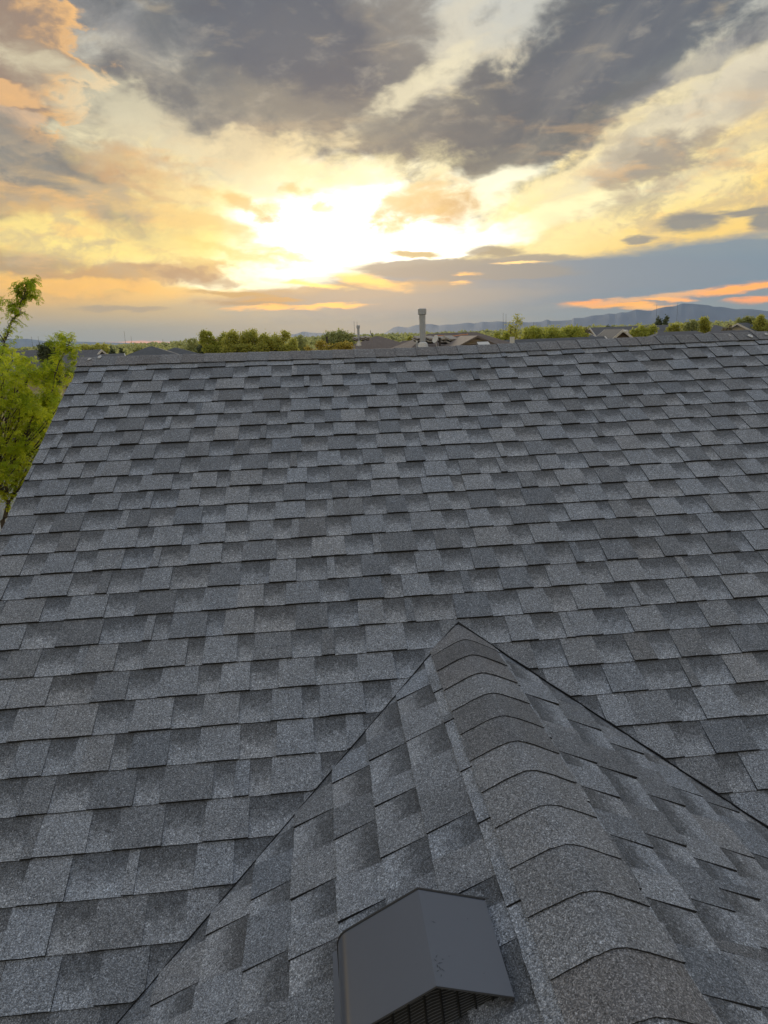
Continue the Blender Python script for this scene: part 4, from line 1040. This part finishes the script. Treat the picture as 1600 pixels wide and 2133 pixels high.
# tan commercial building far left of the clump
p = place(441, 708, 160); tb_ = empty('commercial_building', (p.x, p.y, GZ), 'flat-roofed tan building rising behind the dense green clump', 'building')
mb = MB(); mb.box((p.x - 2.8, p.y, GZ), (p.x + 6, p.y + 12, p.z)); mb.build('wall', M_TAN, tb_)
mb = MB(); mb.box((p.x - 2.9, p.y - .1, p.z), (p.x + 6.1, p.y + 12.1, p.z + .25)); mb.build('parapet', M_BEIGE, tb_)
# masts
def mast(px, pyt, d, label, arms=0):
    b = at(px, hz_y(px), d); t = at(px, pyt, d); base = Vector((b.x, b.y, GZ)); t = Vector((b.x, b.y, t.z)); root = empty('radio_mast', base, label, 'mast', 'thin masts on the skyline')
    w = d * .00028; mb = MB()
    L_ = (t - base).length; n = 14
    for sx, sy in ((-1, -1), (1, -1), (0, 1)): mb.tube([base + Vector((sx * w, sy * w, 0)), t + Vector((sx * w * .3, sy * w * .3, 0))], w * .28, 3)
    for i in range(n):
        z0, z1 = L_ * i / n, L_ * (i + 1) / n; f0, f1 = 1 - .7 * i / n, 1 - .7 * (i + 1) / n
        mb.tube([base + Vector((-w * f0, -w * f0, z0)), base + Vector((w * f1, -w * f1, z1))], w * .18, 3); mb.tube([base + Vector((w * f0, -w * f0, z0)), base + Vector((0, w * f1, z1))], w * .18, 3)
    mb.build('lattice', M_DPIPE, root)
for px, pyt, d, lb in ((1366, 634, 1500, 'thin mast standing before the orange streak, left of the mountain peak'), (1409, 631, 1400, 'tallest thin mast, just left of the mountain peak'), (262, 690, 2200, 'faint mast above the left end of the ridge'), (275, 700, 2600, 'fainter short mast right of the faint left one'),
                       (340, 706, 1500, 'short mast rising behind the lower dark hip roof'), (1048, 652, 900, 'left one of two masts behind the airy tree'), (1054, 654, 900, 'right one of two masts behind the airy tree'), (739, 669, 1100, 'left one of two masts beside the slim flue'), (745, 670, 1100, 'right one of two masts beside the slim flue'),
                       (69, 701, 1500, 'faint mast seen right of the tall leader of the spring-green tree'), (83, 700, 1700, 'second faint mast left of the lower green leader'), (1111, 671, 1600, 'short mast above the left end of the wide willow')):
    mast(px, pyt, d, lb)
# white vinyl fence seen under the near tree
fence = empty('vinyl_fence', at(20, 1150, 18) , 'pale vinyl fence seen below the spring-green tree beside the rake', 'fence')
f0 = at(-140, 1034, 17.5); f1 = at(120, 1034, 20.5); fz = f0.z; dirf = Vector((f1.x - f0.x, f1.y - f0.y, 0)); Lf = dirf.length; dirf.normalize(); nf = Vector((-dirf.y, dirf.x, 0))
Mf = Matrix((dirf, nf, Vector((0, 0, 1)))).transposed().to_4x4(); Mf.translation = Vector((f0.x, f0.y, 0))
M_VINYL = nz_mat('pale_vinyl', (.55, .60, .66), (.62, .66, .72), 4, rough=.5)
x = 0
while x < Lf:
    mb = MB(); mb.box((x, -.012, GZ + .1), (x + .15, .012, fz - .05), 0, Mf); mb.build('board', M_VINYL, fence); x += .158
for z in (GZ + .1, fz - .05): mb = MB(); mb.box((0, -.03, z - .02), (Lf, .03, z + .07), 0, Mf); mb.build('rail', M_VINYL, fence)
for i in range(3): mb = MB(); xx = Lf * i / 2; mb.box((xx - .06, -.06, GZ), (xx + .06, .06, fz + .1), 0, Mf); mb.build('post', M_VINYL, fence)

# ------------------------------------------------------------------ the spring-green locust beside the rake
random.seed(77)
DT = 9.0
def T2(px, py, dd=0.0): return at(px, py, DT + dd)
tr_base = T2(-6, 1120); tr_base = Vector((tr_base.x, tr_base.y, GZ))
locust = empty('locust_tree', tr_base, 'spring-green honey locust tree beside the left rake of the roof', 'tree')
wood = MB()
fr = []                                       # (position, direction, length, tone)
def tuft(c, n, ln, spread=.06, droop=.2, tone=None):
    tn = random.random() if tone is None else tone
    for _ in range(n):
        d = rnd_unit(); d.z = abs(d.z) * .5 - droop * random.random(); d.normalize()
        fr.append((*(c + rnd_unit() * random.uniform(0, spread)), *d, ln * random.uniform(.6, 1.2), tn))
def grow_fronds(name, m_, parent):
    "drooping pinnate leaves: curved rachis with paired leaflets"
    A = np.array(fr); rng = np.random.RandomState(3); p = A[:, :3]; d = A[:, 3:6]; ln = A[:, 6:7]; tn = A[:, 7]; k = len(A)
    side = np.cross(d, [0, 0, 1.0]); side /= np.linalg.norm(side, axis=1)[:, None] + 1e-6; n = 5; st = ln / n; Q = []; T = []; q = p
    for i in range(n):
        d = d + np.array([0, 0, -.22]); d /= np.linalg.norm(d, axis=1)[:, None]; lw = st * 1.5 * (1 - .35 * abs(i - 2) / 2); up = np.cross(side, d)
        for sg in (-1, 1):
            tip = q + side * sg * lw + d * st * .5 + up * rng.uniform(-.3, .3, (k, 1)) * lw
            Q.append(np.stack([q, q + side * sg * lw * .5 + d * st * .85, tip, q + side * sg * lw * .55 - d * st * .15], 1)); T.append(np.clip(tn * 1.3 - .15 + rng.uniform(-.3, .3, k), 0, 1))
        q = q + d * st
    c = Cloud(); c.q = Q; c.t = T; return c.build(name, m_, parent)
def limb(pts, r0, r1, tufts=0, n=5, ln=.075, twig=.12, spread=.05):
    N2 = len(pts); pp = []
    for i in range(N2 - 1):
        for k in range(3):
            t = k / 3; pp.append(pts[i].lerp(pts[i + 1], t) + rnd_unit() * r0 * .5 * (1 if i or k else 0))
    pp.append(pts[-1]); wood.tube(pp, [r0 + (r1 - r0) * i / (len(pp) - 1) for i in range(len(pp))], 6)
    for i in range(tufts):
        t = random.random(); j = min(len(pp) - 2, int(t * (len(pp) - 1))); c = pp[j].lerp(pp[j + 1], random.random())
        e = c + (rnd_unit() + Vector((0, 0, .3))) * twig * random.uniform(.3, 1); wood.tube([c, (c + e) / 2 + rnd_unit() * .01, e], [r1 * 1.2 + .002, .003, .002], 4, caps=False)
        tuft(e, n, ln, spread)
        if random.random() < .5: tuft((c + e) / 2, n // 2 + 1, ln, spread)
fork = T2(17, 1052)
limb([tr_base, tr_base.lerp(fork, .5) + Vector((.04, 0, 0)), T2(4, 1088), fork], .05, .022)
limb([fork, T2(8, 1030), T2(-2, 1000), T2(-14, 930, .1), T2(-20, 850, .1), T2(-10, 780), T2(4, 735), T2(12, 705), T2(20, 680), T2(38, 650), T2(46, 620), T2(52, 596)], .02, .003, 16, 5, .085)
limb([fork, T2(30, 1030), T2(36, 990, -.1), T2(50, 940, -.2), T2(62, 880, -.2), T2(84, 850, -.2), T2(104, 828, -.2), T2(116, 780, -.2), T2(126, 752, -.2), T2(140, 722, -.2), T2(149, 704, -.2)], .017, .003, 44, 8, .085)
limb([T2(8, 710), T2(-4, 690), T2(-14, 664)], .007, .003, 6)
for px, py in ((30, 665), (14, 690), (24, 682), (4, 706), (36, 700), (10, 718), (26, 712), (40, 672), (16, 660), (0, 640), (8, 620), (40, 640), (58, 655), (32, 650)): tuft(T2(px, py, random.uniform(-.1, .1)), 7, .08, .05, .4, .4)
limb([T2(17, 690), T2(24, 668), T2(36, 655), T2(54, 648)], .007, .003, 5, 3)
for px, py, ln in ((48, 600, 10), (56, 592, 16), (42, 612, 14), (60, 606, 14), (34, 628, 12), (50, 622, 14), (28, 640, 10), (66, 598, 10), (58, 586, 10), (40, 598, 8), (22, 632, 7), (64, 618, 8)):
    c = T2(px + random.uniform(-4, 4), py + random.uniform(-3, 3), random.uniform(-.1, .1)); tuft(c, int(ln * 1.6), .10, .07, .6, .3); tuft(c + rnd_unit() * .09, ln, .09, .06, .6, .2)
    wood.tube([T2(46, 625), c], [.004, .002], 4, caps=False)
# leader that stands thin and thorny: short spurs
for _ in range(70):
    y_ = random.uniform(645, 725); x_ = np.interp(y_, [640, 655, 680, 705, 735], [44, 36, 20, 12, 4]) + random.gauss(0, 3)
    a = T2(x_, y_); wood.tube([a, a + (rnd_unit() + Vector((0, 0, .1))) * .05], [.005, .0015], 3, caps=False)
# main crown: limbs ending in tufts, gaps between
cl = []
for i in range(900):
    while True:
        x_ = random.uniform(-230, 150); y_ = random.uniform(722, 1040); dd = random.uniform(-1.2, 1.2)
        ex = (x_ + 40) / 180; ey = (y_ - 880) / 165
        edge = 1 + .13 * math.sin(x_ * .05 + 1) + .1 * math.sin(y_ * .06)
        if ex * ex + ey * ey + (dd / 1.4) ** 2 < edge: break
    cl.append((x_, y_, dd))
for x_, y_, dd in cl:
    c = T2(x_, y_, dd); tuft(c, random.randint(10, 24), .085, .12, .35)
    if random.random() < .22:
        a = T2(x_ * .35 + 8 - 10, min(1030, y_ + random.uniform(60, 130)), dd * .3); m_ = a.lerp(c, .55) + Vector((random.uniform(-.1, .1), random.uniform(-.1, .1), -.03)); wood.tube([a, m_, c], [.012, .008, .003], 4, caps=False)
for x_, y_ in ((120, 775), (100, 800), (135, 765), (112, 740), (95, 755), (128, 720), (150, 742), (152, 735), (108, 770), (140, 790), (118, 830), (98, 850), (90, 900), (70, 930), (104, 815), (112, 712), (136, 705), (126, 712), (88, 770), (82, 780)):
    tuft(T2(x_, y_, random.uniform(-.3, .3)), 26, .085, .10, .5)
    tuft(T2(x_ + random.uniform(-12, 12), y_ + random.uniform(-14, 14), random.uniform(-.3, .3)), 22, .085, .09, .5)
wood.build('trunk', M_BARK, locust); grow_fronds('crown', LM['spring'], locust)

# ------------------------------------------------------------------ haze over the plain
HM = bpy.data.materials.new('haze_air'); HM.use_nodes = True; n = HM.node_tree.nodes; l = HM.node_tree.links
n.remove(n['Principled BSDF']); pv = n.new('ShaderNodeVolumePrincipled'); pv.inputs['Color'].default_value = (.55, .76, 1.0, 1); pv.inputs['Density'].default_value = 4.5e-5; pv.inputs['Anisotropy'].default_value = 0.0
l.new(pv.outputs[0], n['Material Output'].inputs['Volume'])
mb = MB(); mb.box((-17500, -17500, GZ - 8), (17500, 17500, 360)); hz = mb.build('haze', HM); tag(hz, kind='stuff')
